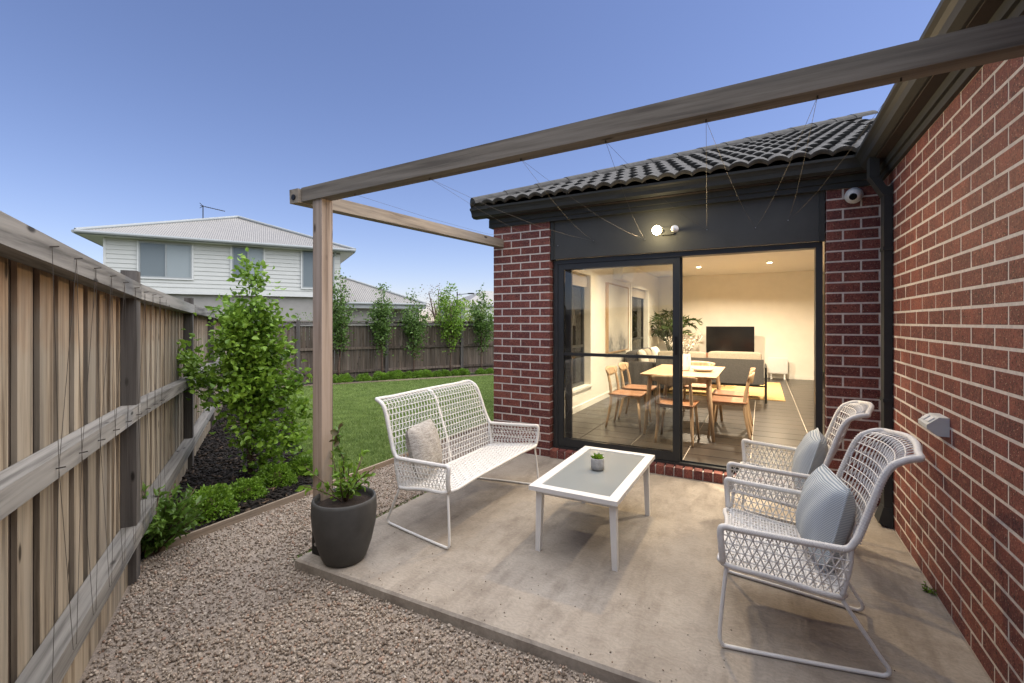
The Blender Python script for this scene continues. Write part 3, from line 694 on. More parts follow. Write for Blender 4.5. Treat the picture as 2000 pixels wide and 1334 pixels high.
# climbing wires between beam and wall
def beam_z(x): return 2.305+(x-bx0)/(bx1-bx0)*.067-.045
hooks_b = [-2.2, -1.62, -1.05, -.62, -.2, .18, .42]; hooks_w = [(-1.95, 2.31), (-1.55, 2.33), (-1.02, 2.30), (-.45, 2.34), (-.05, 2.32), (.2, 2.36)]
for i in range(len(hooks_w)):
    for bx in (hooks_b[i], hooks_b[i+1]):
        a = Vector((bx, PY-.0, beam_z(bx)-.004)); w = Vector((hooks_w[i][0], WALL_Y+.025, hooks_w[i][1]))
        pts = [a.lerp(w, t)-Vector((0, 0, .05*math.sin(math.pi*t))) for t in (0, .25, .5, .75, 1)]
        MB().tube(pts, .0008, 4).build('climbing_wire', M['wire'], pg)
MB().tube([(PX+.06, PY+.02, 2.25), (PX+.056, PY+.03, 1.2), (PX+.053, PY+.03, .22)], .0016, 4).build('climbing_wire', M['wire'], pg)
# ------------------------------------------------------------------ side fence (left)
K = .977
def cz(z): return CAM_H+K*(z-1.515)
SN = [-3.2, -1.33, 0, 2.44, 4.8, FLEN+.1]
TOPU = [cz(v) for v in (1.90, 1.823, 1.748, 1.699, 1.673, 1.49)]
MIDU = [cz(v) for v in (1.05, 1.036, 1.015, .925, .89, .73)]
BOTL = [cz(v) for v in (.185, .185, .19, .165, .155, -.08)]
f_at = lambda arr, s: float(np.interp(s, SN, arr))
fe = thing('side_fence', 'tall weathered paling fence with rails and climbing wires beside the gravel', 'fence', (*fpt(0), -.06))
FA = math.atan2(FD[1], FD[0])
def fb(name, s0, s1, n0, n1, zl0, zh0, zl1, zh1, m, par, P=None, D=None, N=None):
    P = P1 if P is None else P; D = FD if D is None else D; N = FN if N is None else N
    so, no, zo = (s0+s1)/2, (n0+n1)/2, (zl0+zh1)/2
    ang = math.atan2(D[1], D[0]); hand = 1 if D[0]*N[1]-D[1]*N[0] > 0 else -1
    q = []
    for (a, e, z) in ((s0,n0,zl0),(s1,n0,zl1),(s1,n1,zl1),(s0,n1,zl0),(s0,n0,zh0),(s1,n0,zh1),(s1,n1,zh1),(s0,n1,zh0)):
        q.append(Vector((a-so, hand*(e-no), z-zo)))
    if hand < 0: q = [q[3], q[2], q[1], q[0], q[7], q[6], q[5], q[4]]
    c = P+D*so+N*no
    return MB().hexa(q).build(name, m, par, loc=(float(c[0]), float(c[1]), zo), rot=(0, 0, ang))
s = -3.1; i = 0
while s < FLEN:
    g0 = gz(*fpt(s)); zt = f_at(TOPU, s)-.02; w = .118+random.uniform(-.008, .008)
    lean = random.uniform(-.003, .003)
    fb('paling', s, s+w, -.040, -.024, g0+.10+random.uniform(-.01, .01), zt+random.uniform(-.012, 0), g0+.10, zt+random.uniform(-.012, 0), M['wood_fence'], fe)
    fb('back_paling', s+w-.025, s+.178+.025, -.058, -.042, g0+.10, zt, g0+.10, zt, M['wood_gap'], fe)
    s += .178
posts = [-2.44, 0, 2.44, 4.8, 7.1, 9.3, FLEN]
for p in posts:
    g0 = gz(*fpt(p)); zt = f_at(TOPU, p)+.075
    fb('post', p-.05, p+.05, -.022, .052, g0-.05, zt, g0-.05, zt, M['wood_post'], fe)
for a, b in zip(posts[:-1], posts[1:]):
    a2, b2 = a+.0015, b-.0015
    for nm, fn, h, n1 in (('top_rail', TOPU, .09, .066), ('middle_rail', MIDU, .085, .064)):
        fb(nm, a2, b2, -.021, n1, f_at(fn, a)-h, f_at(fn, a), f_at(fn, b)-h, f_at(fn, b), M['wood_rail'], fe)
    fb('bottom_rail', a2, b2, -.021, .068, f_at(BOTL, a), f_at(BOTL, a)+.095, f_at(BOTL, b), f_at(BOTL, b)+.095, M['wood_rail'], fe)
    ga, gb = gz(*fpt(a)), gz(*fpt(b))
    fb('plinth_board', a+.052, b-.052, -.020, .012, ga-.02, ga+.125, gb-.02, gb+.125, M['wood_fence'], fe)
fb('top_rail', -3.2, -2.443, -.021, .066, TOPU[0]-.09, TOPU[0], f_at(TOPU, -2.44)-.09, f_at(TOPU, -2.44), M['wood_rail'], fe)
fb('middle_rail', -3.2, -2.443, -.021, .064, MIDU[0]-.085, MIDU[0], f_at(MIDU, -2.44)-.085, f_at(MIDU, -2.44), M['wood_rail'], fe)
# zigzag climbing wires on hooks
hs = [-1.35+.235*i for i in range(10)]
def wpt(s_, fn, dz): x, y = fpt(s_, .072); return Vector((x, y, f_at(fn, s_)+dz))
for i, hsx in enumerate(hs[:-1]):
    for (sa, fa_, da, sb, fb_, db) in ((hsx, TOPU, -.045, hsx+.06, MIDU, -.05), (hsx+.235, TOPU, -.045, hsx+.06, MIDU, -.05), (hsx+.06, MIDU, -.05, hsx+.0, BOTL, .05), (hsx+.06, MIDU, -.05, hsx+.2, BOTL, .05)):
        a, b = wpt(sa, fa_, da), wpt(sb, fb_, db); mid = a.lerp(b, .5)+Vector((-FN[0]*.03, -FN[1]*.03, 0))*0
        MB().tube([a, mid+Vector((0, 0, random.uniform(-.02, .02))), b], .0009, 4).build('climbing_wire', M['wire'], fe)
    a = wpt(hsx, TOPU, -.045); MB().tube([a-Vector((FN[0]*.01, FN[1]*.01, 0)), a+Vector((FN[0]*.018, FN[1]*.018, .004))], .0026, 6).build('wire_hook', M['wire'], fe)
    a = wpt(hsx+.06, MIDU, -.05); MB().tube([a-Vector((FN[0]*.012, FN[1]*.012, 0)), a+Vector((FN[0]*.018, FN[1]*.018, .004))], .0026, 6).build('wire_hook', M['wire'], fe)
# ------------------------------------------------------------------ back fence
PB = P1+FD*FLEN; BDI = FN; BNI = -FD         # runs along FN, yard side is -FD
bf = thing('back_fence', 'brown paling fence with two rails along the back of the lawn', 'fence', (float(PB[0]), float(PB[1]), -.35))
GB = gz(*fpt(FLEN)); BT = 1.49; s = .0
def bb(name, s0, s1, n0, n1, z0, z1, m): return fb(name, s0, s1, n0, n1, z0, z1, z0, z1, m, bf, PB, BDI, BNI)
while s < 19.5:
    w = random.uniform(.092, .106)
    if s < 11.5: bb('paling', s, s+w-.006, -.03-random.uniform(0, .006), -.012, GB+.02, BT-random.uniform(.0, .03), M['wood_back'])
    else: pass
    s += w
bb('far_palings', s*0+11.5, 19.5, -.03, -.014, GB+.02, BT-.01, M['wood_back'])
p = 1.6
while p < 19:
    bb('post', p-.05, p+.05, -.01, .07, GB-.05, BT+.04, M['wood_post']); p += 2.55
for z, h in ((BT-.09, .075), (GB+.98, .075), (GB+.28, .075)):
    q = 1.6-2.55
    while q < 19:
        bb('rail', max(q+.001, 0), min(q+2.549, 19.5), -.011, .045, z-h/2, z+h/2, M['wood_rail'] if z > 1.2 else M['wood_back']); q += 2.55
bb('capping', 0, 19.5, -.05, .06, BT, BT+.025, M['wood_back'])
# ------------------------------------------------------------------ woven outdoor furniture
def woven_seat(name, label, cat, hw, hw_top, group=None, mid_strap=False, bul=.055, crown=.03):
    """local frame: faces +X, width along Y, stands on z=0"""
    t = thing(name, label, cat, group=group)
    def lerp(a, b, k): return a+(b-a)*k
    # side edge profile of the back (x, z) from seat rear to rolled top
    prof = [(-.135,.335), (-.155,.43), (-.175,.54), (-.215,.66), (-.255,.78), (-.285,.86), (-.325,.91), (-.385,.925)]
    dense = catmull([(p[0], 0, p[1]) for p in prof], 6)
    cum = [0]
    for a, b in zip(dense[:-1], dense[1:]): cum.append(cum[-1]+(b-a).length)
    def pr(v):
        d = v*cum[-1]; x = float(np.interp(d, cum, [q.x for q in dense])); z = float(np.interp(d, cum, [q.z for q in dense])); return x, z
    def half(v): return float(np.interp(v, [0, .33, 1], [hw-.035, hw-.03, hw_top]))
    def back(u, v):
        x, z = pr(v); h = half(v); bulge = bul*(1-u*u)*min(1, .35+v)
        lift = crown*(1-u*u)*max(0, v-.75)/.25
        return Vector((x-bulge, u*h, z+lift))
    def seat(u, v):               # u across, v front..rear
        return Vector((lerp(.315, -.135, v), u*lerp(hw-.005, hw-.035, v), lerp(.385, .335, v)-.02*(1-u*u)*math.sin(math.pi*v)))
    def arm(sgn):
        def f(u, v):              # u front..rear, v bottom..top
            zb = lerp(.385, .335, u); zt = lerp(.55, .535, u); x = lerp(.315, -.135, u)+lerp(.012, -.035, u)*v
            y = lerp(hw-.005, hw-.035, u)+.012*math.sin(math.pi*v)+.01*v
            return Vector((x, sgn*y, lerp(zb, zt, v)))
        return f
    RT = .0145
    fr = MB()
    # one continuous wrapped tube: arm fronts, arm tops, back edges, top
    left = [arm(1)(0, v) for v in (0, .5)]+[Vector((.325, hw+.012, .535)), Vector((.31, hw+.010, .553)), arm(1)(.15, 1), arm(1)(.5, 1), arm(1)(.85, 1)]
    jn = [Vector((-.155, hw-.028, .542)), Vector((-.185, hw-.030, .585))]
    edge = [back(1, v) for v in (.45, .6, .75, .86, .93)]
    tip = [Vector((-.375, hw_top-.002, .93)), back(.93, 1)+Vector((-.012, 0, .004))]
    topc = [back(u, 1) for u in (.7, .35, 0, -.35, -.7)]
    mir = lambda L: [Vector((p.x, -p.y, p.z)) for p in reversed(L)]
    half_path = left+jn+edge+tip
    path = catmull(half_path+topc+mir(half_path), 5)
    fr.tube(path, RT, 8)
    # seat rim
    rim = [seat(-1, 0), seat(-.5, 0), seat(0, 0), seat(.5, 0), seat(1, 0), seat(1, .5), seat(1, 1), seat(.5, 1), seat(0, 1), seat(-.5, 1), seat(-1, 1), seat(-1, .5)]
    rim = [p+Vector((0, 0, -.004)) for p in rim]
    fr.tube(catmull(rim, 4, True), .0125, 8, closed=True)
    for sg in (-1, 1): fr.tube(catmull([seat(sg, 1), back(sg, .1), back(sg, .22), Vector((-.165, sg*(hw-.03), .54))], 4), .012, 7)
    fr.build('frame', M['rattan'], t, True, world=False)
    # wrapping bands on the arm tubes
    wb = MB()
    for sg in (-1, 1):
        for k in range(46):
            c = arm(sg)(.03+k*.02, 1); c2 = arm(sg)(.03+k*.02+.007, 1)
            wb.tube([c, c2], RT+.0016, 8)
        for k in range(30):
            v = .36+k*.018; wb.tube([back(sg, v), back(sg, v+.006)], RT+.0016, 8)
    wb.build('wrapping', M['rattan'], t, False, world=False, kind='stuff')
    def strands(fn, nu_h, nu_d, du, r, nh=12, nv=12, u0=-1, u1=1, hz=True):
        b = MB()
        if hz:
            for k in range(1, nu_h):
                v = k/nu_h; b.tube([fn(u0+(u1-u0)*i/nh, v) for i in range(nh+1)], r, 4, caps=False)
        for sgn in (1, -1):
            for k in range(-int(du*nu_d)-1, nu_d+int(du*nu_d)+2):
                pts = []
                for i in range(nv*2+1):
                    v = i/(nv*2); q = k/nu_d+sgn*du*(v-.5)+(.25/nu_d if sgn > 0 else -.25/nu_d)
                    if 0 <= q <= 1: pts.append(fn(u0+(u1-u0)*q, v)+Vector((0, 0, 0)))
                if len(pts) > 1: b.tube(pts, r, 4, caps=False)
        return b
    W2 = 2*hw
    strands(back, 16, int(W2/.040), .24/W2, .0029, nh=max(10, int(W2/.06)), nv=11).build('back_weave', M['rattan'], t, world=False)
    for sg in (1, -1): strands(arm(sg), 5, 15, .16, .0029, nh=10, nv=5, u0=0, u1=1).build('arm_weave', M['rattan'], t, world=False)
    sb = MB(); nn = int(W2/.0165)
    for k in range(1, nn):
        u = -1+2*k/nn; sb.tube([seat(u, v/10)+Vector((0, 0, .0025*(1 if (v+k) % 2 else -1))) for v in range(11)], .0050, 4, caps=False, flat=.5)
    for k in range(1, 30):
        v = k/30; m = max(12, int(W2/.05)); sb.tube([seat(-1+2*i/m, v)+Vector((0, 0, .0025*(1 if (i+k) % 2 else -1))) for i in range(m+1)], .0046, 4, caps=False, flat=.5)
    sb.build('seat_weave', M['rattan'], t, world=False)
    if mid_strap:
        MB().tube([back(0, v/12)+Vector((-.006, 0, 0)) for v in range(13)], .013, 6, flat=.5).build('back_strap', M['rattan'], t, world=False)
    for sg in (-1, 1):
        yb, yf = hw-.10, hw+.008
        pth = [Vector((.30, sg*(hw-.012), .375)), Vector((.318, sg*(hw+.0), .20)), Vector((.328, sg*yf, .06)), Vector((.318, sg*(yf-.003), .02)), Vector((.28, sg*(yf-.01), .0105)),
               Vector((0, sg*(yf-.055), .0105)), Vector((-.24, sg*(yb+.008), .0105)), Vector((-.295, sg*yb, .016)), Vector((-.305, sg*yb, .045)), Vector((-.27, sg*(yb+.01), .10)), Vector((-.13, sg*(hw-.04), .33))]
        MB().tube(catmull(pth, 5), .0088, 8).build('sled_leg', M['white_paint'], t, True, world=False)
    if mid_strap: MB().tube([Vector((.30, -hw+.02, .372)), Vector((.30, hw-.02, .372))], .009, 6).build('cross_bar', M['white_paint'], t, world=False)
    return t
ch1 = woven_seat('woven_armchair', 'white woven wingback armchair beside the power outlet, farther from the sliding door', 'armchair', .345, .275, 'white woven armchairs against the brick wall')
ch2 = copy_tree(ch1); ch2['label'] = 'white woven wingback armchair in the wall corner next to the downpipe'
ch1.location = (.150, 2.655, 0); ch1.rotation_euler = (0, 0, math.pi+R(1.5))
ch2.location = (.165, 3.66, 0); ch2.rotation_euler = (0, 0, math.pi-R(5))
sofa = woven_seat('woven_loveseat', 'white woven two seat outdoor sofa beside the potted plant', 'sofa', .665, .605, mid_strap=True, bul=.012, crown=.004)
sofa.scale = (1, 1, .98)
sofa.location = (-2.105, 3.10, 0); sofa.rotation_euler = (0, 0, R(0))
# cushions
def cushion(name, label, m, w, h, th, loc, rot, piping=True):
    t = thing(name, label, 'cushion', loc); t.rotation_euler = rot
    def sh(sgn):
        def f(u, v):
            a, b = 2*u-1, 2*v-1
            k = max(0, (1-a*a)*(1-b*b))**.42
            return (sgn*th*.5*k*(1+.06*math.sin(9*a+4*b)), a*w/2*(1-.06*(1-b*b))*(1-.07*a*a*b*b), (b*h/2)*(1-.06*(1-a*a))*(1-.07*a*a*b*b)+h/2)
        return f
    b = MB(); b.grid(sh(1), 16, 16); b.grid(sh(-1), 16, 16)
    b.build('cover', m, t, True, world=False)
    if piping:
        f = sh(1); L = [f(i/14, 0) for i in range(15)]+[f(1, i/14) for i in range(1, 15)]+[f(1-i/14, 1) for i in range(1, 15)]+[f(0, 1-i/14) for i in range(1, 14)]
        MB().tube([(0, p[1], p[2]) for p in L], .006, 6, closed=True).build('piping', m, t, True, world=False)
    return t
cushion('striped_cushion', 'blue grey striped cushion on the armchair beside the power outlet', M['stripe'], .43, .40, .19, (.215, 2.665, .365), (0, R(14), R(8)))
cushion('striped_cushion', 'blue grey striped cushion on the armchair in the wall corner', M['stripe'], .43, .40, .17, (.225, 3.66, .365), (0, R(16), R(-3)))
cushion('fleece_cushion', 'beige fleecy cushion propped in the corner of the woven two seat sofa', M['fleece'], .42, .38, .17, (-2.16, 2.72, .365), (0, R(-15), R(14)), False)
# ------------------------------------------------------------------ coffee table
ct = thing('coffee_table', 'low white metal coffee table with grey glass top on the patio', 'table', (-1.03, 3.2, 0))
tx0, tx1, ty0, ty1, tz = -1.318, -.742, 2.655, 3.735, .43
top = MB(); bw = .062
for (a, b, c, d) in ((tx0, tx1, ty0, ty0+bw), (tx0, tx1, ty1-bw, ty1), (tx0, tx0+bw, ty0+bw+.0005, ty1-bw-.0005), (tx1-bw, tx1, ty0+bw+.0005, ty1-bw-.0005)):
    top.span(a, b, c, d, tz-.028, tz)
top.build('top_frame', M['white_paint'], ct)
MB().span(tx0+bw-.006, tx1-bw+.006, ty0+bw-.006, ty1-bw+.006, tz-.013, tz-.005).build('glass_top', M['frost'], ct)
for (a, b) in ((tx0+.055, ty0+.06), (tx1-.04, ty0+.06), (tx0+.05, ty1-.13), (tx1-.04, ty1-.13)):
    ox = -.012 if a < -1 else .012; l = MB(); w0, w1 = .021, .016
    l.hexa([Vector((a+ox+i*w1, b+j*w1, 0)) for i, j in ((-1,-1),(1,-1),(1,1),(-1,1))]+[Vector((a+i*w0, b+j*w0, tz-.028)) for i, j in ((-1,-1),(1,-1),(1,1),(-1,1))])
    l.build('leg', M['white_paint'], ct)
MB().span(tx0+.05, tx1-.05, ty0+.05, ty0+.075, tz-.06, tz-.0285).span(tx0+.05, tx1-.05, ty1-.14, ty1-.115, tz-.06, tz-.0285).span(tx0+.045, tx0+.07, ty0+.08, ty1-.145, tz-.06, tz-.0285).span(tx1-.07, tx1-.045, ty0+.08, ty1-.145, tz-.06, tz-.0285).build('apron', M['white_paint'], ct)
# ------------------------------------------------------------------ plants
def leaf_cloud(P, D, size, shape=(1, .55), fold=.25, droop=.0):
    """P positions, D growth directions, per-leaf folded 4-triangle blades -> V, F"""
    n = len(P); D = D/np.maximum(1e-6, np.linalg.norm(D, axis=1))[:, None]
    ref = rng.normal(size=(n, 3)); sd = np.cross(D, ref); sd /= np.maximum(1e-6, np.linalg.norm(sd, axis=1))[:, None]; up = np.cross(sd, D)
    L = size*rng.uniform(.65, 1.2, n); Wd = L*shape[1]*.5
    c = lambda a, b, e: P+D*(L*a)[:, None]+sd*(Wd*b)[:, None]+up*(L*e)[:, None]
    V = np.stack([c(0,0,0), c(.32,.92,fold*.3), c(.68,.72,fold*.22), c(1,0,-.08-droop), c(.68,-.72,fold*.22), c(.32,-.92,fold*.3), c(.5,0,-.02)], 1)
    F = np.array([(0,6,1),(1,6,2),(2,6,3),(3,6,4),(4,6,5),(5,6,0)]); F = F[None]+(np.arange(n)*7)[:, None, None]
    return V.reshape(-1, 3), F.reshape(-1, 3)
def stems_mesh(paths, r0, r1, n=5):
    b = MB()
    for p in paths: b.tube(p, [r0+(r1-r0)*i/(len(p)-1) for i in range(len(p))], n)
    return b
def pear(name, label, base, h, rad, nl, leaf, m, group=None, nb=9, low=.12, side=None, dens_pow=1.0, seed=0):
    global rng
    rr = np.random.default_rng(seed+5)
    t = thing(name, label, 'tree', base, group=group)
    B = Vector(base); trunk = [B+Vector((rr.normal()*.012*k, rr.normal()*.012*k, h*.78*k/6)) for k in range(7)]
    br = []; P = []; Dv = []
    for k in range(nb):
        f = low+(.80-low)*k/nb; a = k*2.4+rr.uniform(-.5, .5); st = B+Vector((0, 0, h*f*.8))
        ln = h*(.45-.25*f)*rr.uniform(.75, 1.15); sp = rad*rr.uniform(.45, 1.15)*(1-.30*f)
        pts = [st+Vector((math.cos(a)*sp*(i/5)**.8, math.sin(a)*sp*(i/5)**.8, ln*(i/5))) for i in range(6)]; br.append(pts)
    br.append([B+Vector((0, 0, h*(.6+.4*i/5)))+Vector((rr.normal()*.02, rr.normal()*.02, 0)) for i in range(6)])
    if side: br += side
    segs = []
    for p in br:
        for a, b in zip(p[1:-1], p[2:]): segs.append((a, b))
        segs.append((p[-2], p[-1]))
    for a, b in zip(trunk[1:-1], trunk[2:]): segs.append((a, b))
    segs = [(a, b) for a, b in segs if a.z > B.z+h*low*.6]
    idx = rr.integers(0, len(segs), nl); tt = rr.uniform(0, 1, nl)
    A = np.array([segs[i][0] for i in idx]); E = np.array([segs[i][1] for i in idx]); Q = A+(E-A)*tt[:, None]
    off = rr.normal(size=(nl, 3)); off[:, 2] *= .7
    # clumpy: pull to random cluster centres
    ncl = max(12, nl//14); cl = Q[rr.integers(0, nl, ncl)]+rr.normal(size=(ncl, 3))*rad*.20; near = rr.integers(0, ncl, nl)
    Q2 = np.where((rr.uniform(0, 1, nl) < .72)[:, None], cl[near]+rr.normal(size=(nl, 3))*np.array([1, 1, 1.1])*leaf*1.15, Q+off*rad*.13)
    cen = np.array([B.x, B.y, 0]); D = (Q2-cen)*np.array([1, 1, 0]); D = D/np.maximum(.05, np.linalg.norm(D, axis=1))[:, None]+rr.normal(size=(nl, 3))*.7+np.array([0, 0, .05])
    sv = rng; rng = rr; V, F = leaf_cloud(Q2, D, leaf, (1, .72), .42, .18); rng = sv
    link('crown', big_mesh('crown', V, F, m), t)
    sm_ = stems_mesh([trunk], h*.011+.004, .004, 7)
    for p in br: sm_.tube(p, [h*.0042+.0012, h*.0035+.001, h*.003+.001, .0035, .0025, .0018], 5)
    sm_.build('trunk', M['bark'], t, True)
    return t
bx, by = gp(490, 931, -.05)
side = []
for (px, py, dd) in ((352, 690, -.05), (375, 730, 0), (580, 740, .1), (590, 790, .0), (575, 850, -.1), (545, 900, 0)):
    st = Vector((bx, by, .35)); dep = bx*-SA+by*CA+dd; r_ = ray(px, py); e = Vector((r_[0]*dep, r_[1]*dep, CAM_H+r_[2]*dep))
    st.z = max(.15, e.z-.35); side.append([st.lerp(e, (i/5))+Vector((0, 0, .06*math.sin(math.pi*i/5)*-1)) for i in range(6)])
pear('pear_tree', 'young pear tree with bright green leaves in the mulch beside the side fence', (bx, by, gz(bx, by)), 2.04, .27, 6600, .060, M['leaf_pear'], nb=14, low=.12, side=side, seed=3)
# slim pears trained along the back fence
bpos = [(663, 537, 1), (745, 555, 2), (808, 576, 3), (880, 556, 4), (940, 568, 5)]
bl = ['tall slim young pear tree at the back fence, nearest the two storey house', 'slim pear tree at the back fence, second from the two storey house', 'short bushy pear tree at the middle of the back fence', 'bright green pear tree at the back fence with a spreading side branch', 'slim pear tree at the back fence beside the brick pillar']
for i, (px, pyt, sd_) in enumerate(bpos):
    o = fpt(FLEN-.30, 0); t_, k_ = hit(px, o, FN); x, y = o[0]+FN[0]*k_, o[1]+FN[1]*k_
    dep = -SA*x+CA*y; g0 = gz(x, y); h = zat(pyt, dep)-g0
    pear('pear_tree', bl[i], (x, y, g0), h, .42 if i in (2, 3) else .34, 2000, .078, M['leaf_far'] if i != 3 else M['leaf_pear'], 'young pear trees along the back fence', nb=10, low=.30, seed=20+i)
# box hedge balls
def hedge_mesh(seed, r, n=1500, leaf=.020):
    global rng
    rr = np.random.default_rng(seed); d = rr.normal(size=(n, 3)); d /= np.linalg.norm(d, axis=1)[:, None]; d[:, 2] = np.abs(d[:, 2])*1.0
    lump = 1+.12*np.sin(d[:, 0]*5+seed)+.10*np.sin(d[:, 1]*6+d[:, 2]*4)
    P = d*(r*rr.uniform(.55, 1.05, n)**.7*lump)[:, None]*np.array([1.1, 1, .95]); P[:, 2] = P[:, 2]*1.05+.02
    sv = rng; rng = rr; V, F = leaf_cloud(P, d+rr.normal(size=(n, 3))*.6, leaf, (1, .62), .2); rng = sv
    return big_mesh('foliage', V, F, M['leaf_box'])
core = MB().lathe([(.02, 0), (.05, .01), (.075, .07), (.06, .12), (.02, .15)], 8).mesh('stem', M['bark'])
hmesh = [hedge_mesh(k, .20, 3200, .028) for k in range(3)]
def hedge(name, label, x, y, sc_=1.0, group=None, k=0):
    t = thing(name, label, 'shrub', (x, y, gz(x, y)+.01), random.uniform(0, 6), group); t.scale = (sc_, sc_, sc_*random.uniform(.9, 1.08))
    link('foliage', hmesh[k % 3], t, world=False); link('stem', core, t, world=False)
hl = ['rounded box shrub in the mulch closest to the leafy shrub at the fence', 'rounded box shrub second along the timber edging from the side fence', 'rounded box shrub third along the timber edging from the side fence', 'rounded box shrub beside the lawn at the end of the edging row']
for i, (px, py, s_) in enumerate(((405, 1012, .92), (480, 975, .78), (540, 948, .80), (590, 925, .74))):
    x, y = gp(px, py, -.05); hedge('box_shrub', hl[i], x, y, s_, 'box shrubs along the timber edging', i)
xs = [520+ v/4.167 for v in (545, 635, 795, 930, 1000, 1075, 1150, 1235, 1305, 1395, 1460, 1530, 1600, 1745, 1815)]
for i, px in enumerate(xs):
    o = fpt(FLEN-.66, 0); t_, k_ = hit(px, o, FN); x, y = o[0]+FN[0]*k_, o[1]+FN[1]*k_
    hedge('box_shrub', 'small clipped box shrub in the bed below the back fence', x, y, random.uniform(.85, 1.15), 'box shrubs below the back fence', i)
# leafy shrub by the fence post
def leafy(t, base, stems, nl, leaf, m, shape=(1, .42), hgt=.4, spread=.25, seed=1, bark=None, up=.4, top_m=None):
    global rng
    rr = np.random.default_rng(seed); B = Vector(base); paths = []
    for k in range(stems):
        a = k*2.4+rr.uniform(-.4, .4); h = hgt*rr.uniform(.55, 1.1); sp = spread*rr.uniform(.3, 1.1)
        bend = rr.uniform(-.5, .5)
        paths.append([B+Vector((math.cos(a+bend*i/5)*sp*(i/5)**1.2, math.sin(a+bend*i/5)*sp*(i/5)**1.2, h*(i/5)*(1-.15*(i/5)))) for i in range(6)])
    segs = [(p[i], p[i+1], i) for p in paths for i in range(1, 5)]
    idx = rr.integers(0, len(segs), nl); tt = rr.uniform(0, 1, nl)
    A = np.array([segs[i][0] for i in idx]); E = np.array([segs[i][1] for i in idx]); Q = A+(E-A)*tt[:, None]
    D = (Q-np.array([B.x, B.y, 0]))*np.array([1, 1, 0]); D = D/np.maximum(.03, np.linalg.norm(D, axis=1))[:, None]*.8+rr.normal(size=(nl, 3))*.7+np.array([0, 0, up])
    sv = rng; rng = rr; V, F = leaf_cloud(Q, D, leaf, shape, .25, .12); rng = sv
    link('leaves', big_mesh('leaves', V, F, m), t)
    stems_mesh(paths, .005, .0022, 5).build('stems', bark or M['bark'], t, True)
    return paths
x, y = gp(292, 1085, -.05); x, y = x+.0, y+.04
t = thing('leafy_shrub', 'low glossy green leafy shrub growing at the side fence post', 'shrub', (x, y, -.06))
leafy(t, (x, y, -.06), 34, 1100, .066, M['leaf_dark'], hgt=.44, spread=.27, seed=8)
# potted plant on the slab corner
px_, py_ = gp(672, 1098); px_, py_ = px_-.03, py_+.03
pt = thing('potted_plant', 'charcoal round planter with a sparse twiggy green plant at the pergola post', 'potted plant', (px_, py_, 0))
prof = [(.105,0),(.118,.004),(.135,.03),(.165,.12),(.187,.22),(.195,.31),(.192,.37),(.189,.388),(.182,.392),(.174,.388),(.172,.36),(.172,.34)]
MB().lathe(prof, 40, (px_, py_, 0)).build('planter', M['pot'], pt, True)
MB().lathe([(.171,.33),(.171,.345),(.12,.355),(.02,.362)], 24, (px_, py_, 0)).build('soil', M['soil'], pt)
leafy(pt, (px_, py_, .34), 14, 210, .052, M['leaf_box'], (1, .5), .30, .26, 12, up=.3)
cl = [Vector((px_-.03, py_+.02, .35)), Vector((px_-.07, py_+.03, .48)), Vector((px_-.03, py_+.02, .60)), Vector((px_-.06, py_+.0, .70)), Vector((px_-.04, py_-.01, .80))]
MB().tube(catmull(cl, 5), .0028, 5).build('climbing_stem', M['bark'], pt, True)
Q = np.array([tuple(cl[i].lerp(cl[i+1], k_)) for i in range(1, 4) for k_ in np.linspace(0, 1, 14)])
V, F = leaf_cloud(Q, rng.normal(size=(len(Q), 3))+np.array([0, 0, .3]), .042, (1, .55), .25, .1); link('leaves', big_mesh('leaves', V, F, M['leaf_dark']), pt)
Q = np.array([tuple(cl[-1]+Vector((0, 0, -.01*i))) for i in range(8)]); V, F = leaf_cloud(Q, rng.normal(size=(8, 3))+np.array([0, 0, .2]), .06, (1, .7), .25, .1)
link('bronze_leaves', big_mesh('bronze_leaves', V, F, M['leaf_red']), pt)
# succulent on the table
sx, sy = gp(1167, 916, tz)
su = thing('succulent_pot', 'small round cement pot with a green succulent on the coffee table', 'potted plant', (sx, sy, tz))
MB().lathe([(.040,0),(.047,.004),(.0485,.03),(.0475,.078),(.0455,.082),(.042,.080),(.041,.066)], 28, (sx, sy, tz)).build('pot', M['cement_pot'], su, True)
MB().lathe([(.041,.06),(.041,.07),(.01,.073)], 16, (sx, sy, tz)).build('soil', M['soil'], su)
Q = np.array([(sx+math.cos(a)*r_*.022, sy+math.sin(a)*r_*.022, tz+.070+.012*(1-r_)) for a, r_ in zip(np.arange(60)*2.4, np.sqrt(np.linspace(.02, 1, 60)))])
V, F = leaf_cloud(Q, (Q-np.array([sx, sy, tz+.05]))*np.array([1, 1, .9])+rng.normal(size=Q.shape)*.006, .036, (1, .45), .4); link('rosette', big_mesh('rosette', V, F, M['leaf_box']), su)
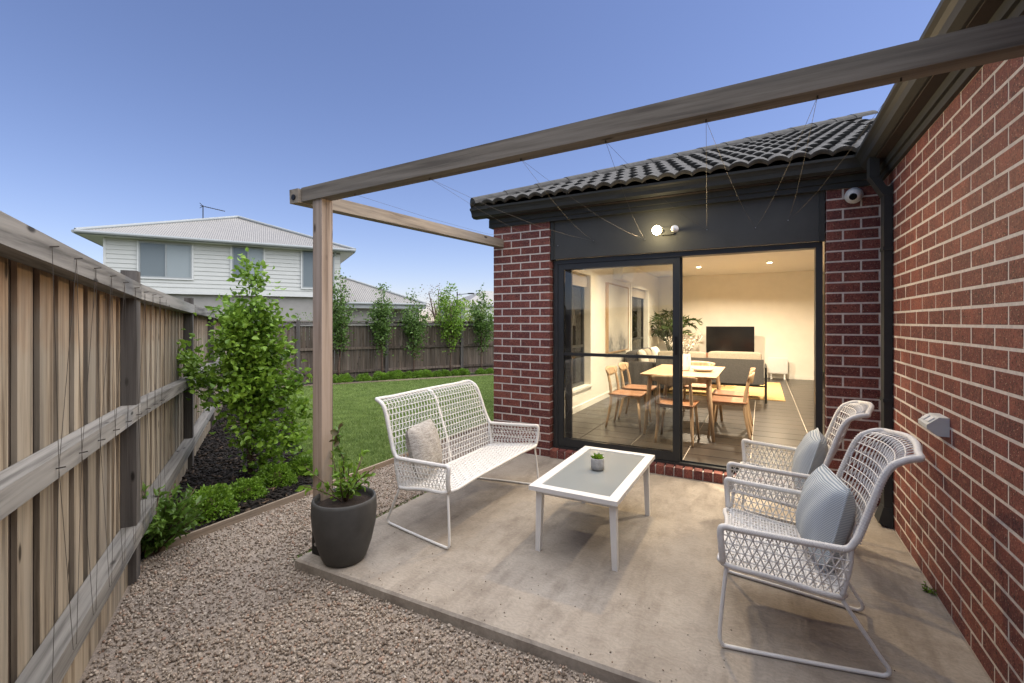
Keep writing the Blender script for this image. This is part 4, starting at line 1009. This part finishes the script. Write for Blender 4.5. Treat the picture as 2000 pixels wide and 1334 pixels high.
# ------------------------------------------------------------------ inside: lights first
dlab = ['over the lounge rug on the window side', 'over the lounge rug on the hall side', 'unseen over the far end of the dining table', 'unseen beside the dining table on the hall side', 'unseen over the dining chair at the sliding door', 'unseen behind the brick pier near the door']  # dining and door downlights are unseen, presumed, and kept for their light
for i, (x, y) in enumerate(((-1.23, 10.95), (.14, 10.8), (-1.23, 7.35), (.14, 7.35), (-1.23, 5.35), (.9, 5.6))):
    t = thing('downlight', 'round lit ceiling downlight '+dlab[i], 'downlight', (x, y, CEIL), group='ceiling downlights in the living room')
    MB().lathe([(.055, -.004), (.055, 0)], 20, (x, y, CEIL-.002)).build('rim', M['fixture'], t)
    MB().lathe([(.042, -.0065), (.042, -.0045)], 20, (x, y, CEIL-.002)).build('lens', M['down_on'], t)
    l = bpy.data.lights.new('downlight_lamp', 'AREA'); l.shape = 'DISK'; l.size = .09; l.energy = 46 if y > 9 else 32; l.color = (1, .83, .60); l.spread = R(150)
    o = bpy.data.objects.new('downlight_lamp', l); col.objects.link(o); o.location = (x, y, CEIL-.02); o.parent = t; o.matrix_parent_inverse = wmat(t).inverted()
# ------------------------------------------------------------------ dining set
dt = thing('dining_table', 'oak dining table with splayed legs inside the sliding door', 'table', (-.88, 6.4, FL))
DX0, DX1, DY0, DY1, DZ = -1.31, -.45, 5.68, 7.12, FL+.75
tt_ = MB(); e = .012
tt_.hexa([Vector(v) for v in ((DX0+.03,DY0+.03,DZ-.028),(DX1-.03,DY0+.03,DZ-.028),(DX1-.03,DY1-.03,DZ-.028),(DX0+.03,DY1-.03,DZ-.028),(DX0,DY0,DZ),(DX1,DY0,DZ),(DX1,DY1,DZ),(DX0,DY1,DZ))])
tt_.build('tabletop', M['oak'], dt)
MB().span(DX0+.1, DX1-.1, DY0+.12, DY1-.12, DZ-.09, DZ-.029).build('apron', M['oak'], dt)
for a, sx_ in ((DX0+.10, -1), (DX1-.10, 1)):
    for b_, sy_ in ((DY0+.14, -1), (DY1-.14, 1)):
        MB().tube([(a+sx_*.06, b_+sy_*.06, FL), (a, b_, DZ-.029)], [.017, .03], 10).build('leg', M['oak'], dt, True)
def dining_chair(label, x, y, rz):
    t = thing('dining_chair', label, 'chair', (x, y, FL), rz, 'oak dining chairs with tan seats')
    return t
def chair_parts(t):   # faces +X locally
    def seat(u, v):
        a, b = 2*u-1, 2*v-1; return (a*.215, b*(.225-.02*(1-a)/2), .45-.012*math.cos(a*1.4)*math.cos(b*1.4))
    s_ = MB().grid(seat, 8, 8); n0 = len(s_.v); s_.grid(lambda u, v: (seat(u, v)[0]*.98, seat(u, v)[1]*.98, .43), 8, 8)
    s_.f = [f if i < 64 else tuple(reversed(f)) for i, f in enumerate(s_.f)]
    for k in range(8):
        for (i0, i1) in ((k, k+1), (72+k+1, 72+k), ((k+1)*9, k*9), (k*9+8, (k+1)*9+8)): s_.f.append((i0, i0+n0, i1+n0, i1))
    s_.build('seat', M['leather'], t, True, world=False)
    MB().span(-.18, .18, -.19, .19, .40, .429).build('seat_frame', M['oak'], t, world=False)
    for sy_ in (-1, 1):
        MB().tube([(.20, sy_*.215, 0), (.165, sy_*.175, .42)], [.012, .019], 8).build('leg', M['oak'], t, True, world=False)
        MB().tube(catmull([(-.25, sy_*.20, 0), (-.20, sy_*.185, .25), (-.185, sy_*.18, .43), (-.205, sy_*.175, .60), (-.245, sy_*.165, .75)], 4), [.012]+[.014+.006*math.sin(math.pi*i/16) for i in range(1, 16)]+[.011], 8).build('leg', M['oak'], t, True, world=False)
    def bk(sg):
        def f(u, v):
            a, b = 2*u-1, 2*v-1; w = .245*(1-.25*max(0, -b)); h = .065*(1-.45*a*a)
            return (-.235-.045*(1-a*a)*1.0+.02*(1-b)*.5+sg*.008, a*w, .72+b*h+.01*a*a)
        return f
    b = MB().grid(bk(1), 12, 4).grid(bk(-1), 12, 4); n1 = 13*5
    b.f = [f if i < 48 else tuple(reversed(f)) for i, f in enumerate(b.f)]
    for k in range(12): b.f += [(k+1, k, k+n1, k+1+n1), (52+k, 52+k+1, 52+k+1+n1, 52+k+n1)]
    for k in range(4): b.f += [(k*13, (k+1)*13, (k+1)*13+n1, k*13+n1), ((k+1)*13+12, k*13+12, k*13+12+n1, (k+1)*13+12+n1)]
    b.build('backrest', M['oak'], t, True, world=False)
cl_ = ['oak dining chair with tan seat at the table end nearest the sliding door', 'oak dining chair with tan seat on the open door side, nearer the patio', 'oak dining chair with tan seat on the open door side, nearer the grey sofa',
       'oak dining chair with tan seat on the window side, nearer the patio', 'oak dining chair with tan seat on the window side, farther from the patio', 'oak dining chair with tan seat at the table end facing the patio']
spots = [(-.87, 5.66, 90), (-.36, 6.15, 180), (-.36, 6.72, 180), (-1.55, 6.10, 0), (-1.55, 6.72, 0), (-.86, 7.28, -90)]
c0 = None
for lab, (x, y, rz) in zip(cl_, spots):
    if c0 is None: c0 = dining_chair(lab, x, y, R(rz)); chair_parts(c0)
    else:
        c = copy_tree(c0); c['label'] = lab; c.location = (x, y, FL); c.rotation_euler = (0, 0, R(rz))
va = thing('flower_vase', 'white ribbed vase holding dried white sprigs on the dining table', 'vase', (-.90, 6.36, DZ))
b = MB(); NV = 40
for (r_, z_) in ((.062,0),(.078,.01),(.085,.06),(.088,.14),(.084,.20),(.078,.215),(.07,.213),(.068,.19)):
    for k in range(NV):
        a = 2*math.pi*k/NV; q = r_*(1+(.03 if k % 2 else -.03)); b.v.append((-.90+q*math.cos(a), 6.36+q*math.sin(a), DZ+z_))
for i in range(7):
    for k in range(NV): b.f.append((i*NV+k, i*NV+(k+1) % NV, (i+1)*NV+(k+1) % NV, (i+1)*NV+k))
b.f.append(tuple(reversed(range(NV)))); b.build('vase', M['ceramic'], va)
paths = [[Vector((-.90, 6.36, DZ+.12)), Vector((-.90+math.cos(a)*.10, 6.36+math.sin(a)*.10, DZ+.30)), Vector((-.90+math.cos(a)*.21*q, 6.36+math.sin(a)*.21*q, DZ+.42*q))] for a, q in zip(np.arange(22)*2.4, rng.uniform(.7, 1.15, 22))]
stems_mesh(paths, .0022, .0012, 4).build('stems', M['twig'], va)
Q = np.array([tuple(p[1].lerp(p[2], k)) for p in paths for k in np.linspace(.2, 1, 14)])+rng.normal(size=(22*14, 3))*.022
V, F = leaf_cloud(Q, rng.normal(size=Q.shape), .02, (1, .8), .2); link('sprigs', big_mesh('sprigs', V, F, M['fabric_white']), va)
dsh = thing('serving_dish', 'shallow cream dish on the dining table beside the vase', 'dish', (-.66, 6.33, DZ))
MB().lathe([(.06,0),(.11,.012),(.13,.035),(.124,.037),(.10,.018),(.02,.012)], 24, (-.66, 6.33, DZ)).build('dish', M['fabric_beige'], dsh, True)
# ------------------------------------------------------------------ lounge
def rbox(mb, x0, x1, y0, y1, z0, z1, r=.04):       # softened box
    def f(u, v):
        th, ph = 2*math.pi*u, math.pi*(v-.5); p = .28
        sg = lambda w: math.copysign(abs(w)**p, w)
        cx, cy_, cz_ = sg(math.cos(ph))*sg(math.cos(th)), sg(math.cos(ph))*sg(math.sin(th)), sg(math.sin(ph))
        return ((x0+x1)/2+cx*(x1-x0)/2, (y0+y1)/2+cy_*(y1-y0)/2, (z0+z1)/2+cz_*(z1-z0)/2)
    return mb.grid(f, 28, 12)
gs = thing('grey_sofa', 'low grey fabric sofa with black tube frame seen from behind in the lounge', 'sofa', (-.85, 9.3, FL))
MB().hexa([Vector(v) for v in ((-1.75,8.98,FL+.30),(.03,8.98,FL+.30),(.03,9.06,FL+.30),(-1.75,9.06,FL+.30),(-1.75,8.86,FL+.74),(.03,8.86,FL+.74),(.03,8.94,FL+.74),(-1.75,8.94,FL+.74))]).build('backrest', M['fabric_grey'], gs)
rbox(MB(), -1.72, .0, 9.02, 9.78, FL+.25, FL+.44).build('seat_cushion', M['fabric_grey'], gs, True)
rbox(MB(), -.86, .0, 8.90, 9.07, FL+.60, FL+.86).build('back_bolster', M['fabric_beige'], gs, True)
rbox(MB(), -1.73, -.88, 8.90, 9.07, FL+.60, FL+.84).build('back_bolster', M['fabric_beige'], gs, True)
for x in (-1.79, .06):
    MB().tube([(x, 8.84, FL+.01), (x, 8.84, FL+.60), (x, 9.72, FL+.60), (x, 9.72, FL+.01)], .017, 8).build('side_frame', M['steel_dark'], gs)
MB().tube([(-1.79, 9.02, FL+.27), (.06, 9.02, FL+.27)], .014, 8).tube([(-1.79, 9.72, FL+.25), (.06, 9.72, FL+.25)], .014, 8).build('cross_bar', M['steel_dark'], gs)
for lab, x, m, rz in (('rust cushion on the grey sofa near its armrest by the heater', -.32, 'fabric_rust', 4), ('rust cushion at the middle of the grey sofa', -1.02, 'fabric_rust', -6)):
    cushion('rust_cushion', lab, M[m], .42, .40, .15, (x, 9.28, FL+.43), (0, R(-12), R(90+rz)), False)
ds = thing('dark_sofa', 'dark grey sofa along the window wall of the lounge', 'sofa', (-2.0, 10.3, FL))
rbox(MB(), -2.42, -1.55, 9.25, 11.35, FL+.12, FL+.42).build('seat', M['fabric_dark'], ds, True)
rbox(MB(), -2.46, -2.20, 9.25, 11.35, FL+.30, FL+.78).build('backrest', M['fabric_dark'], ds, True)
for y in (9.10, 11.30): rbox(MB(), -2.44, -1.55, y, y+.22, FL+.10, FL+.60).build('armrest', M['fabric_dark'], ds, True)
for x in (-2.35, -1.65):
    for y in (9.2, 11.4): MB().tube([(x, y, FL), (x, y, FL+.16)], .02, 8).build('leg', M['oak'], ds)
for lab, y, m in (('white cushion on the dark sofa, nearer the patio', 9.48, 'fabric_white'), ('cream cushion on the dark sofa, second from the patio', 9.95, 'fabric_beige'), ('white cushion on the dark sofa under the far window', 10.75, 'fabric_white')):
    cushion('sofa_cushion', lab, M[m], .46, .44, .17, (-2.04, y, FL+.41), (0, R(-18), R(random.uniform(-10, 10))), False)
rg = MB().span(-1.9, .36, 9.3, 12.0, FL+.001, FL+.013).build('rug', M['rug']); tag(rg, 'woven golden jute rug under the grey sofa', 'rug')
cf = thing('side_table', 'small round coffee table with flowers between the sofas and the television', 'table', (-.95, 10.7, FL+.013))
MB().lathe([(.33,.40),(.35,.405),(.35,.425),(.34,.43)], 28, (-.95, 10.7, FL+.013)).build('tabletop', M['oak'], cf)
for a in (0, 2.1, 4.2): MB().tube([(-.95+.25*math.cos(a), 10.7+.25*math.sin(a), FL+.013), (-.95+.18*math.cos(a), 10.7+.18*math.sin(a), FL+.415)], .014, 8).build('leg', M['oak'], cf)
fl = thing('flower_bowl', 'low bowl of cream flowers on the small round table', 'flowers', (-.95, 10.7, FL+.443))
MB().lathe([(.04,0),(.08,.02),(.10,.08),(.092,.082)], 20, (-.95, 10.7, FL+.443)).build('bowl', M['ceramic'], fl, True)
Q = np.array([-.95, 10.7, FL+.56])+rng.normal(size=(120, 3))*np.array([.10, .10, .045]); V, F = leaf_cloud(Q, rng.normal(size=Q.shape)+np.array([0,0,.5]), .06, (1, .8), .3); link('blooms', big_mesh('blooms', V, F, M['fabric_white']), fl)
tv = thing('television', 'black flat television on a low cabinet against the lounge wall', 'television', (-.70, 12.72, FL+.50))
MB().span(-1.25, -.16, 12.68, 12.73, FL+.60, FL+1.27).build('casing', M['black'], tv)
MB().span(-1.232, -.178, 12.674, 12.681, FL+.618, FL+1.252).build('screen', M['black'], tv)
MB().span(-.95, -.46, 12.62, 12.80, FL+.50, FL+.512).span(-.74, -.67, 12.70, 12.725, FL+.512, FL+.60).build('stand', M['black'], tv)
cb_ = thing('tv_cabinet', 'low timber cabinet under the television', 'cabinet', (-.70, 12.75, FL))
MB().span(-1.55, .0, 12.50, 12.98, FL+.12, FL+.50).build('carcass', M['oak'], cb_)
for k in range(3): MB().span(-1.54+k*.513, -1.54+k*.513+.505, 12.482, 12.499, FL+.13, FL+.49).build('door', M['oak'], cb_)
for x in (-1.45, -.1):
    for y in (12.56, 12.92): MB().tube([(x, y, FL), (x, y, FL+.12)], .018, 8).build('leg', M['oak'], cb_)
ht = thing('panel_heater', 'white ribbed panel heater on feet at the lounge wall', 'heater', (.33, 12.9, FL))
MB().span(.13, .55, 12.88, 12.93, FL+.13, FL+.52).build('panel', M['fixture'], ht)
for k in range(14): MB().span(.14+k*.0295, .14+k*.0295+.018, 12.868, 12.879, FL+.15, FL+.50).build('rib', M['fixture'], ht)
for x in (.20, .48): MB().span(x-.02, x+.02, 12.80, 13.0, FL, FL+.02).span(x-.015, x+.015, 12.89, 12.92, FL+.02, FL+.13).build('foot', M['fixture'], ht)
pc = MB().span(IN_L+.002, IN_L+.045, 8.2, 9.6, .93, 2.17).build('canvas', M['art'])
pcr = thing('wall_painting', 'large pale abstract canvas in thin timber frame between the two windows', 'painting', (IN_L, 8.9, 1.55))
pc.parent = pcr; pc.matrix_parent_inverse = wmat(pcr).inverted()
pc.data.transform(Matrix.Translation((-(IN_L+.02), -8.9, -1.55))); pc.location = (IN_L+.02, 8.9, 1.55)
MB().span(IN_L+.001, IN_L+.055, 8.17, 8.198, .90, 2.20).span(IN_L+.001, IN_L+.055, 9.602, 9.63, .90, 2.20).span(IN_L+.001, IN_L+.055, 8.198, 9.602, .90, .928).span(IN_L+.001, IN_L+.055, 8.198, 9.602, 2.172, 2.20).build('picture_frame', M['oak'], pcr)
ac = thing('air_conditioner', 'white split system air conditioner high above the painting', 'air conditioner', (IN_L, 9.1, 2.30))
b = MB(); b.hexa([Vector(v) for v in ((IN_L+.001,8.68,2.30),(IN_L+.15,8.68,2.30),(IN_L+.15,9.52,2.30),(IN_L+.001,9.52,2.30),(IN_L+.001,8.68,2.60),(IN_L+.21,8.68,2.58),(IN_L+.21,9.52,2.58),(IN_L+.001,9.52,2.60))]); b.build('casing', M['fixture'], ac)
MB().hexa([Vector(v) for v in ((IN_L+.152,8.72,2.305),(IN_L+.165,8.72,2.305),(IN_L+.165,9.48,2.305),(IN_L+.152,9.48,2.305),(IN_L+.178,8.72,2.38),(IN_L+.19,8.72,2.38),(IN_L+.19,9.48,2.38),(IN_L+.178,9.48,2.38))]).build('louvre', M['ceramic'], ac)
so_ = thing('wall_socket', 'white double wall socket low on the window wall', 'socket', (IN_L, 9.0, .45)); MB().span(IN_L+.001, IN_L+.01, 8.93, 9.05, .41, .48).build('plate', M['fixture'], so_); MB().span(IN_L+.01, IN_L+.014, 8.955, 8.975, .43, .46).span(IN_L+.01, IN_L+.014, 9.005, 9.025, .43, .46).build('switch', M['ceramic'], so_)
pl = thing('palm_plant', 'tall indoor palm in a pale basket in the lounge corner', 'potted plant', (-2.05, 12.3, FL))
MB().lathe([(.15,0),(.19,.02),(.21,.2),(.19,.34),(.18,.34),(.17,.30)], 20, (-2.05, 12.3, FL)).build('basket', M['fabric_beige'], pl, True)
MB().lathe([(.17,.28),(.17,.30),(.02,.31)], 16, (-2.05, 12.3, FL)).build('soil', M['soil'], pl)
fr_, VV, FF, off = [], [], [], 0
for k in range(13):
    a = k*2.4; ln = random.uniform(.7, 1.15); up_ = random.uniform(.75, 1.3); c = Vector((math.cos(a), math.sin(a), 0))
    p = [Vector((-2.05, 12.3, FL+.3))+c*(ln*.62*(i/9)**1.5)*min(1.0, 1.0)+Vector((0, 0, up_*1.15*math.sin(i/9*1.9)/math.sin(1.57)*.95)) for i in range(10)]
    p = [Vector((max(q.x, IN_L+.1), min(q.y, BACK_Y-.1), q.z)) for q in p]; fr_.append(p)
    Q = np.array([tuple(p[i].lerp(p[i+1], s_)) for i in range(3, 9) for s_ in (0, .33, .66) for _ in (0, 1)])
    tg = np.array([tuple((p[i+1]-p[i]).normalized()) for i in range(3, 9) for s_ in (0, .33, .66) for _ in (0, 1)]); sd = np.cross(tg, np.array([0, 0, 1.0])); sgn = np.tile([1, -1], len(Q)//2)[:, None]
    V, F = leaf_cloud(Q, tg*.7+sd*sgn+rng.normal(size=Q.shape)*.1, .26, (1, .11), .1, .15); VV.append(V); FF.append(F+off); off += len(V)
link('fronds', big_mesh('fronds', np.concatenate(VV), np.concatenate(FF), M['leaf_palm']), pl)
stems_mesh(fr_, .008, .003, 5).build('stems', M['leaf_palm'], pl)
# ------------------------------------------------------------------ neighbouring houses
def fr3(O, E, Bv):
    return lambda e, b, z: Vector((O[0]+E[0]*e+Bv[0]*b, O[1]+E[1]*e+Bv[1]*b, z))
def corr(T, pts_fn, w, name, m, par, pitch=.085, amp=.012):   # ribbed sheet: pts_fn(e)->(lower pt, upper pt)
    b = MB(); n = int(w/pitch*2); prev = None
    for i in range(n+1):
        e = w*i/n; lo_, hi_ = pts_fn(e); dz = amp if i % 2 else -amp
        b.v += [tuple(lo_+Vector((0, 0, dz))), tuple(hi_+Vector((0, 0, dz)))]
        if i: k = len(b.v); b.f.append((k-4, k-2, k-1, k-3))
    return b.build(name, m, par)
E_, B_ = FN, FD
G0 = np.array([CA*-17.06-SA*18.0, SA*-17.06+CA*18.0]); GL = 10.5; GZ = 5.06
T = fr3(G0, E_, B_)
nh = thing('weatherboard_house', 'two storey pale weatherboard house with grey corrugated hip roof behind the fence', 'house', tuple(T(5, 5, -.75)))
ang = math.atan2(E_[1], E_[0]); RZ = Matrix.Rotation(ang, 3, 'Z')
def hb(e0, e1, b0, b1, z0, z1, T=T, mb=None):
    q = [T(e0,b0,z0), T(e1,b0,z0), T(e1,b1,z0), T(e0,b1,z0), T(e0,b0,z1), T(e1,b0,z1), T(e1,b1,z1), T(e0,b1,z1)]
    return (mb or MB()).hexa(q)
W0, W1 = .75, 9.85
hb(W0+.3, W1-.1, .75, 9.7, -.8, 2.75).build('lower_wall', M['render'], nh)
hb(W0, W1, .55, 9.8, 2.78, GZ-.12).build('upper_wall', M['wbd'], nh)
hb(W0-.02, W1+.02, .50, .56, 2.70, 2.80).build('band_board', M['wb_white'], nh)
z = 2.80; 
while z < GZ-.2:
    q = [T(W0,.50,z), T(W1-.55,.50,z), T(W1-.55,.548,z), T(W0,.548,z), T(W0,.528,z+.183), T(W1-.55,.528,z+.183), T(W1-.55,.548,z+.183), T(W0,.548,z+.183)]
    MB().hexa(q).build('weatherboard', M['wbd'], nh); z += .186
hb(W0-.03, W0+.05, .48, .549, 2.78, GZ-.15).build('corner_board', M['wb_white'], nh)
hb(W1-.545, W1+.02, .50, .549, 2.0, GZ-.15).build('block_pier', M['render'], nh)
for k in range(12): hb(W1-.535, W1+.01, .494, .499, 2.05+k*.235, 2.05+k*.235+.22).build('block', M['wbd'], nh)
MB().tube([T(W1-.30, .46, -.6), T(W1-.30, .46, GZ-.35), T(W1-.22, .1, GZ-.05)], .05, 8).build('downpipe', M['house_trim'], nh)
hb(.0, GL, 0, .03, GZ-.12, GZ).build('fascia', M['house_trim'], nh); hb(.0, .03, .031, GL, GZ-.12, GZ).build('fascia', M['house_trim'], nh); hb(GL-.03, GL, .031, GL, GZ-.12, GZ).build('fascia', M['house_trim'], nh)
MB().tube([T(0,-.06,GZ-.03), T(GL,-.06,GZ-.03)], .07, 8).build('gutter', M['house_trim'], nh)
MB().tube([T(-.06,0,GZ-.03), T(-.06,GL,GZ-.03)], .07, 8).build('gutter', M['house_trim'], nh)
hb(.031, GL-.031, .031, GL, GZ-.115, GZ-.09).build('soffit', M['wb_white'], nh)
AP = GL/2; RZT = GZ+.40*AP
def front(e): return T(e, -.03, GZ+.0), T(e, min(e, GL-e)-.0001, GZ+.40*min(e, GL-e))
rfn = corr(T, front, GL, 'roof', M['iron_roof'], nh)
corr(T, lambda e: (T(-.03, e, GZ), T(min(e, GL-e), e, GZ+.40*min(e, GL-e))), GL, 'roof', M['iron_roof'], nh)
corr(T, lambda e: (T(GL+.03, e, GZ), T(GL-min(e, GL-e), e, GZ+.40*min(e, GL-e))), GL, 'roof', M['iron_roof'], nh)
for a, b in ((T(0,0,GZ+.03), T(AP,AP,RZT+.05)), (T(GL,0,GZ+.03), T(AP,AP,RZT+.05))): MB().tube([a, b], .075, 8).build('hip_capping', M['house_trim'], nh)
def hwin(px0, px1, py0, py1, split):
    e0 = hit(px0, tuple(T(0, .5, 0))[:2], E_)[1]; e1 = hit(px1, tuple(T(0, .5, 0))[:2], E_)[1]
    pm = T((e0+e1)/2, .5, 0); dep = -SA*pm.x+CA*pm.y; z1, z0 = zat(py0, dep), zat(py1, dep)
    w = MB(); t_ = .055
    for (a, b, c, d_) in ((e0, e0+t_, z0, z1), (e1-t_, e1, z0, z1), (e0+t_, e1-t_, z0, z0+t_), (e0+t_, e1-t_, z1-t_, z1), ((e0+e1)/2-.03, (e0+e1)/2+.03, z0+t_, z1-t_)): hb(a, b, .455, .53, c, d_, mb=w)
    w = w.build('window', M['house_trim'], nh)
    for a, b in ((e0+t_, (e0+e1)/2-.03), ((e0+e1)/2+.03, e1-t_)): hb(a, b, .485, .495, z0+t_, z1-t_).build('window_pane', M['win_far'] if a < (e0+e1)/2 else M['win_blind'], w)
    s_ = MB(); hb(e0-.06, e0, .46, .53, z0-.06, z1+.06, mb=s_); hb(e1, e1+.06, .46, .53, z0-.06, z1+.06, mb=s_); hb(e0, e1, .45, .53, z0-.06, z0, mb=s_); s_.build('window_trim', M['wb_white'], w)
hwin(271, 375, 475, 543, 1); hwin(453, 515, 483, 545, 1); hwin(590, 640, 489, 563, 1)
an = thing('roof_antenna', 'television antenna on the ridge of the weatherboard house', 'antenna', tuple(T(3.8, 3.8, GZ+1.52)))
mp = T(3.8, 3.8, GZ+1.50); MB().tube([mp, mp+Vector((0, 0, .78))], .025, 6).build('mast', M['steel_dark'], an)
ad = Vector((E_[0], E_[1], -.16)).normalized(); bm0 = mp+Vector((0, 0, .74)); MB().tube([bm0-ad*.12, bm0+ad*.95], .018, 6).build('boom', M['steel_dark'], an)
for k in range(9):
    c = bm0+ad*(.12+.1*k); s_ = Vector((-E_[1], E_[0], 0))*.13+Vector((0, 0, .0)); MB().tube([c-s_, c+s_], .010, 5).build('element', M['steel_dark'], an)
for s_ in (-1, 1): MB().tube([bm0, bm0+Vector((0, 0, s_*.13))-ad*.14], .014, 5).build('reflector', M['steel_dark'], an)
# single storey neighbour
def at_px(px, dep): r_ = ray(px); return np.array([r_[0]*dep, r_[1]*dep])
O2 = at_px(600, 26.0); T2 = fr3(O2, E_, B_)
n2 = thing('grey_roof_house', 'single storey house with grey metal roof behind the back fence', 'house', tuple(T2(3, 3, -.75)))
e_r = hit(832, tuple(O2), E_)[1]; dep_r = -SA*(O2[0]+E_[0]*e_r)+CA*(O2[1]+E_[1]*e_r); ZE = zat(594, dep_r)
EL = e_r+.0
hb(0, EL, 0, .05, ZE-.30, ZE, T2).build('fascia', M['house_trim'], n2); MB().tube([T2(0,-.06,ZE-.03), T2(EL,-.06,ZE-.03)], .07, 8).build('gutter', M['house_trim'], n2)
hb(EL-.05, EL, .051, 9, ZE-.30, ZE, T2).build('fascia', M['house_trim'], n2)
hw2 = 4.4
corr(T2, lambda e: (T2(e, -.03, ZE), T2(e, min(hw2, max(.001, EL-e)), ZE+.42*min(hw2, max(.001, EL-e)))), EL, 'roof', M['iron_roof'], n2, .12, .016)
corr(T2, lambda e: (T2(EL+.03, e, ZE), T2(EL-min(e, 8.8-e, hw2), e, ZE+.42*min(e, 8.8-e, hw2))), 8.8, 'roof', M['iron_roof'], n2, .12, .016)
MB().tube([T2(EL,0,ZE+.03), T2(EL-hw2,hw2,ZE+.42*hw2+.04)], .08, 8).build('hip_capping', M['house_trim'], n2); MB().tube([T2(EL-hw2,hw2,ZE+.42*hw2+.04), T2(0,hw2,ZE+.42*hw2+.04)], .08, 8).build('ridge_capping', M['house_trim'], n2)
hb(0, EL-2.2, .7, 8, -.8, ZE-.3, T2).build('wall', M['render'], n2); hb(EL-2.2, EL-.3, 2.6, 8, -.8, ZE-.3, T2).build('porch_wall', M['render'], n2); hb(EL-.75, EL-.35, .4, .8, -.8, ZE-.3, T2).build('porch_pillar', M['render'], n2)
hb(.0, EL-.1, .1, 8, ZE-.31, ZE-.302, T2).build('soffit', M['wb_white'], n2)
# far white house, street lamp, trees beyond the fence
O3 = at_px(905, 46.0); T3 = fr3(O3, E_, B_)
n3 = thing('far_house', 'white two storey house with grey roof far beyond the back fence', 'house', tuple(T3(3, 3, -.75)))
z3 = zat(598, 46); hb(.3, 9, .3, 8, -.8, z3, T3).build('wall', M['wbd'], n3); hb(0, 9.3, 0, 8.3, z3, z3+.15, T3).build('fascia', M['house_trim'], n3)
b = MB(); b.add([T3(0,0,z3+.15), T3(9.3,0,z3+.15), T3(9.3,8.3,z3+.15), T3(0,8.3,z3+.15), T3(4,4.1,z3+1.9), T3(5.3,4.1,z3+1.9)], [(0,1,5,4),(1,2,5),(2,3,4,5),(3,0,4)]); b.build('roof', M['iron_roof'], n3)
for e in (1.0, 4.5): hb(e, e+1.0, .26, .31, z3-1.6, z3-.4, T3).build('window', M['win_far'], n3)
lp = at_px(893, 40); sl = thing('street_lamp', 'tall grey street lamp post beyond the back fence', 'street lamp', (lp[0], lp[1], -.75))
zt = zat(570, 40); MB().tube([(lp[0], lp[1], -.75), (lp[0], lp[1], zt)], [.08, .05], 8).build('pole', M['steel_dark'], sl)
MB().tube([(lp[0], lp[1], zt-.25), (lp[0]+.9, lp[1]+.5, zt-.15)], .03, 6).build('arm', M['steel_dark'], sl); MB().box((lp[0]+1.05, lp[1]+.58, zt-.15), (.5, .3, .1)).build('lamp_head', M['steel_dark'], sl)
def far_tree(name, label, px, dep, ytop, rad, n, leaf, m, seed):
    global rng
    rr = np.random.default_rng(seed); c = at_px(px, dep); zt = zat(ytop, dep); t = thing(name, label, 'tree', (c[0], c[1], -.75)); h = zt+.75
    paths = [[Vector((c[0], c[1], -.75)), Vector((c[0], c[1], h*.3-.75))]]
    for k in range(12):
        a = k*2.4; paths.append([Vector((c[0], c[1], h*.25-.75)), Vector((c[0]+math.cos(a)*rad*.5, c[1]+math.sin(a)*rad*.5, h*rr.uniform(.45, .65)-.75)), Vector((c[0]+math.cos(a)*rad*.8, c[1]+math.sin(a)*rad*.8, h*rr.uniform(.65, .92)-.75))])
    cl2 = np.array([tuple(p[-1]) for p in paths[1:]]+[tuple(p[1]) for p in paths[1:]]+[(c[0], c[1], zt-rad*.3)]); q = cl2[rr.integers(0, len(cl2), n)]+rr.normal(size=(n, 3))*rad*.30
    q[:, 2] = np.minimum(q[:, 2], zt)
    sv = rng; rng = rr; V, F = leaf_cloud(q, rr.normal(size=(n, 3)), leaf, (1, .7), .2); rng = sv
    link('crown', big_mesh('crown', V, F, m), t); stems_mesh(paths, .09, .02, 6).build('trunk', M['bark'], t)
far_tree('bare_tree', 'brown sparse tree beyond the back fence', 862, 30, 558, 1.1, 900, .10, M['twig'], 3)
far_tree('garden_tree', 'yellow green tree just behind the back fence near the street lamp', 905, 24, 588, 1.3, 1600, .12, M['leaf_yel'], 4)
far_tree('garden_tree', 'small dark green bush top showing over the back fence by the weatherboard house', 598, 16.5, 612, .5, 500, .07, M['leaf_far'], 5)
o = at_px(1120, 22); far_tree('garden_tree', 'tall yellow green tree beyond the lawn seen through the side window', 1112, 26, 545, 2.2, 1500, .16, M['leaf_yel'], 6)
# small weed in the joint between wall and slab, hooks for the pergola wires
x, y = WALL_X-.03, 3.30
t = thing('weed', 'tiny green weed growing in the gap between brick wall and patio', 'weed', (x, y, 0))
leafy(t, (x, y, -.01), 7, 40, .022, M['leaf_box'], (1, .6), .05, .05, 31)
for bx in hooks_b: MB().tube([(bx, PY-.0, beam_z(bx)+.004), (bx, PY-.0, beam_z(bx)-.012)], .0035, 6).build('wire_hook', M['wire'], pg)
for hx, hz in hooks_w: MB().tube([(hx, WALL_Y+.03, hz), (hx, WALL_Y+.012, hz)], .004, 6).build('wire_hook', M['steel'], pg)
# fallen leaves on the gravel by the shrub
rr = np.random.default_rng(77); n = 46; Q = np.column_stack([rr.uniform(-3.3, -1.2, n), rr.uniform(.6, 1.8, n), np.full(n, -.044)]); k = np.array([inside_gravel(np.array([q[0]]), np.array([q[1]]))[0] for q in Q]); Q = Q[k]
V, F = leaf_cloud(Q, rr.normal(size=Q.shape)*np.array([1, 1, .12]), .03, (1, .5), .3); tag(link('leaf_litter', big_mesh('leaf_litter', V, F, M['twig'])), 'scattered dry leaves and twigs lying on the gravel', 'leaf litter', kind='stuff')
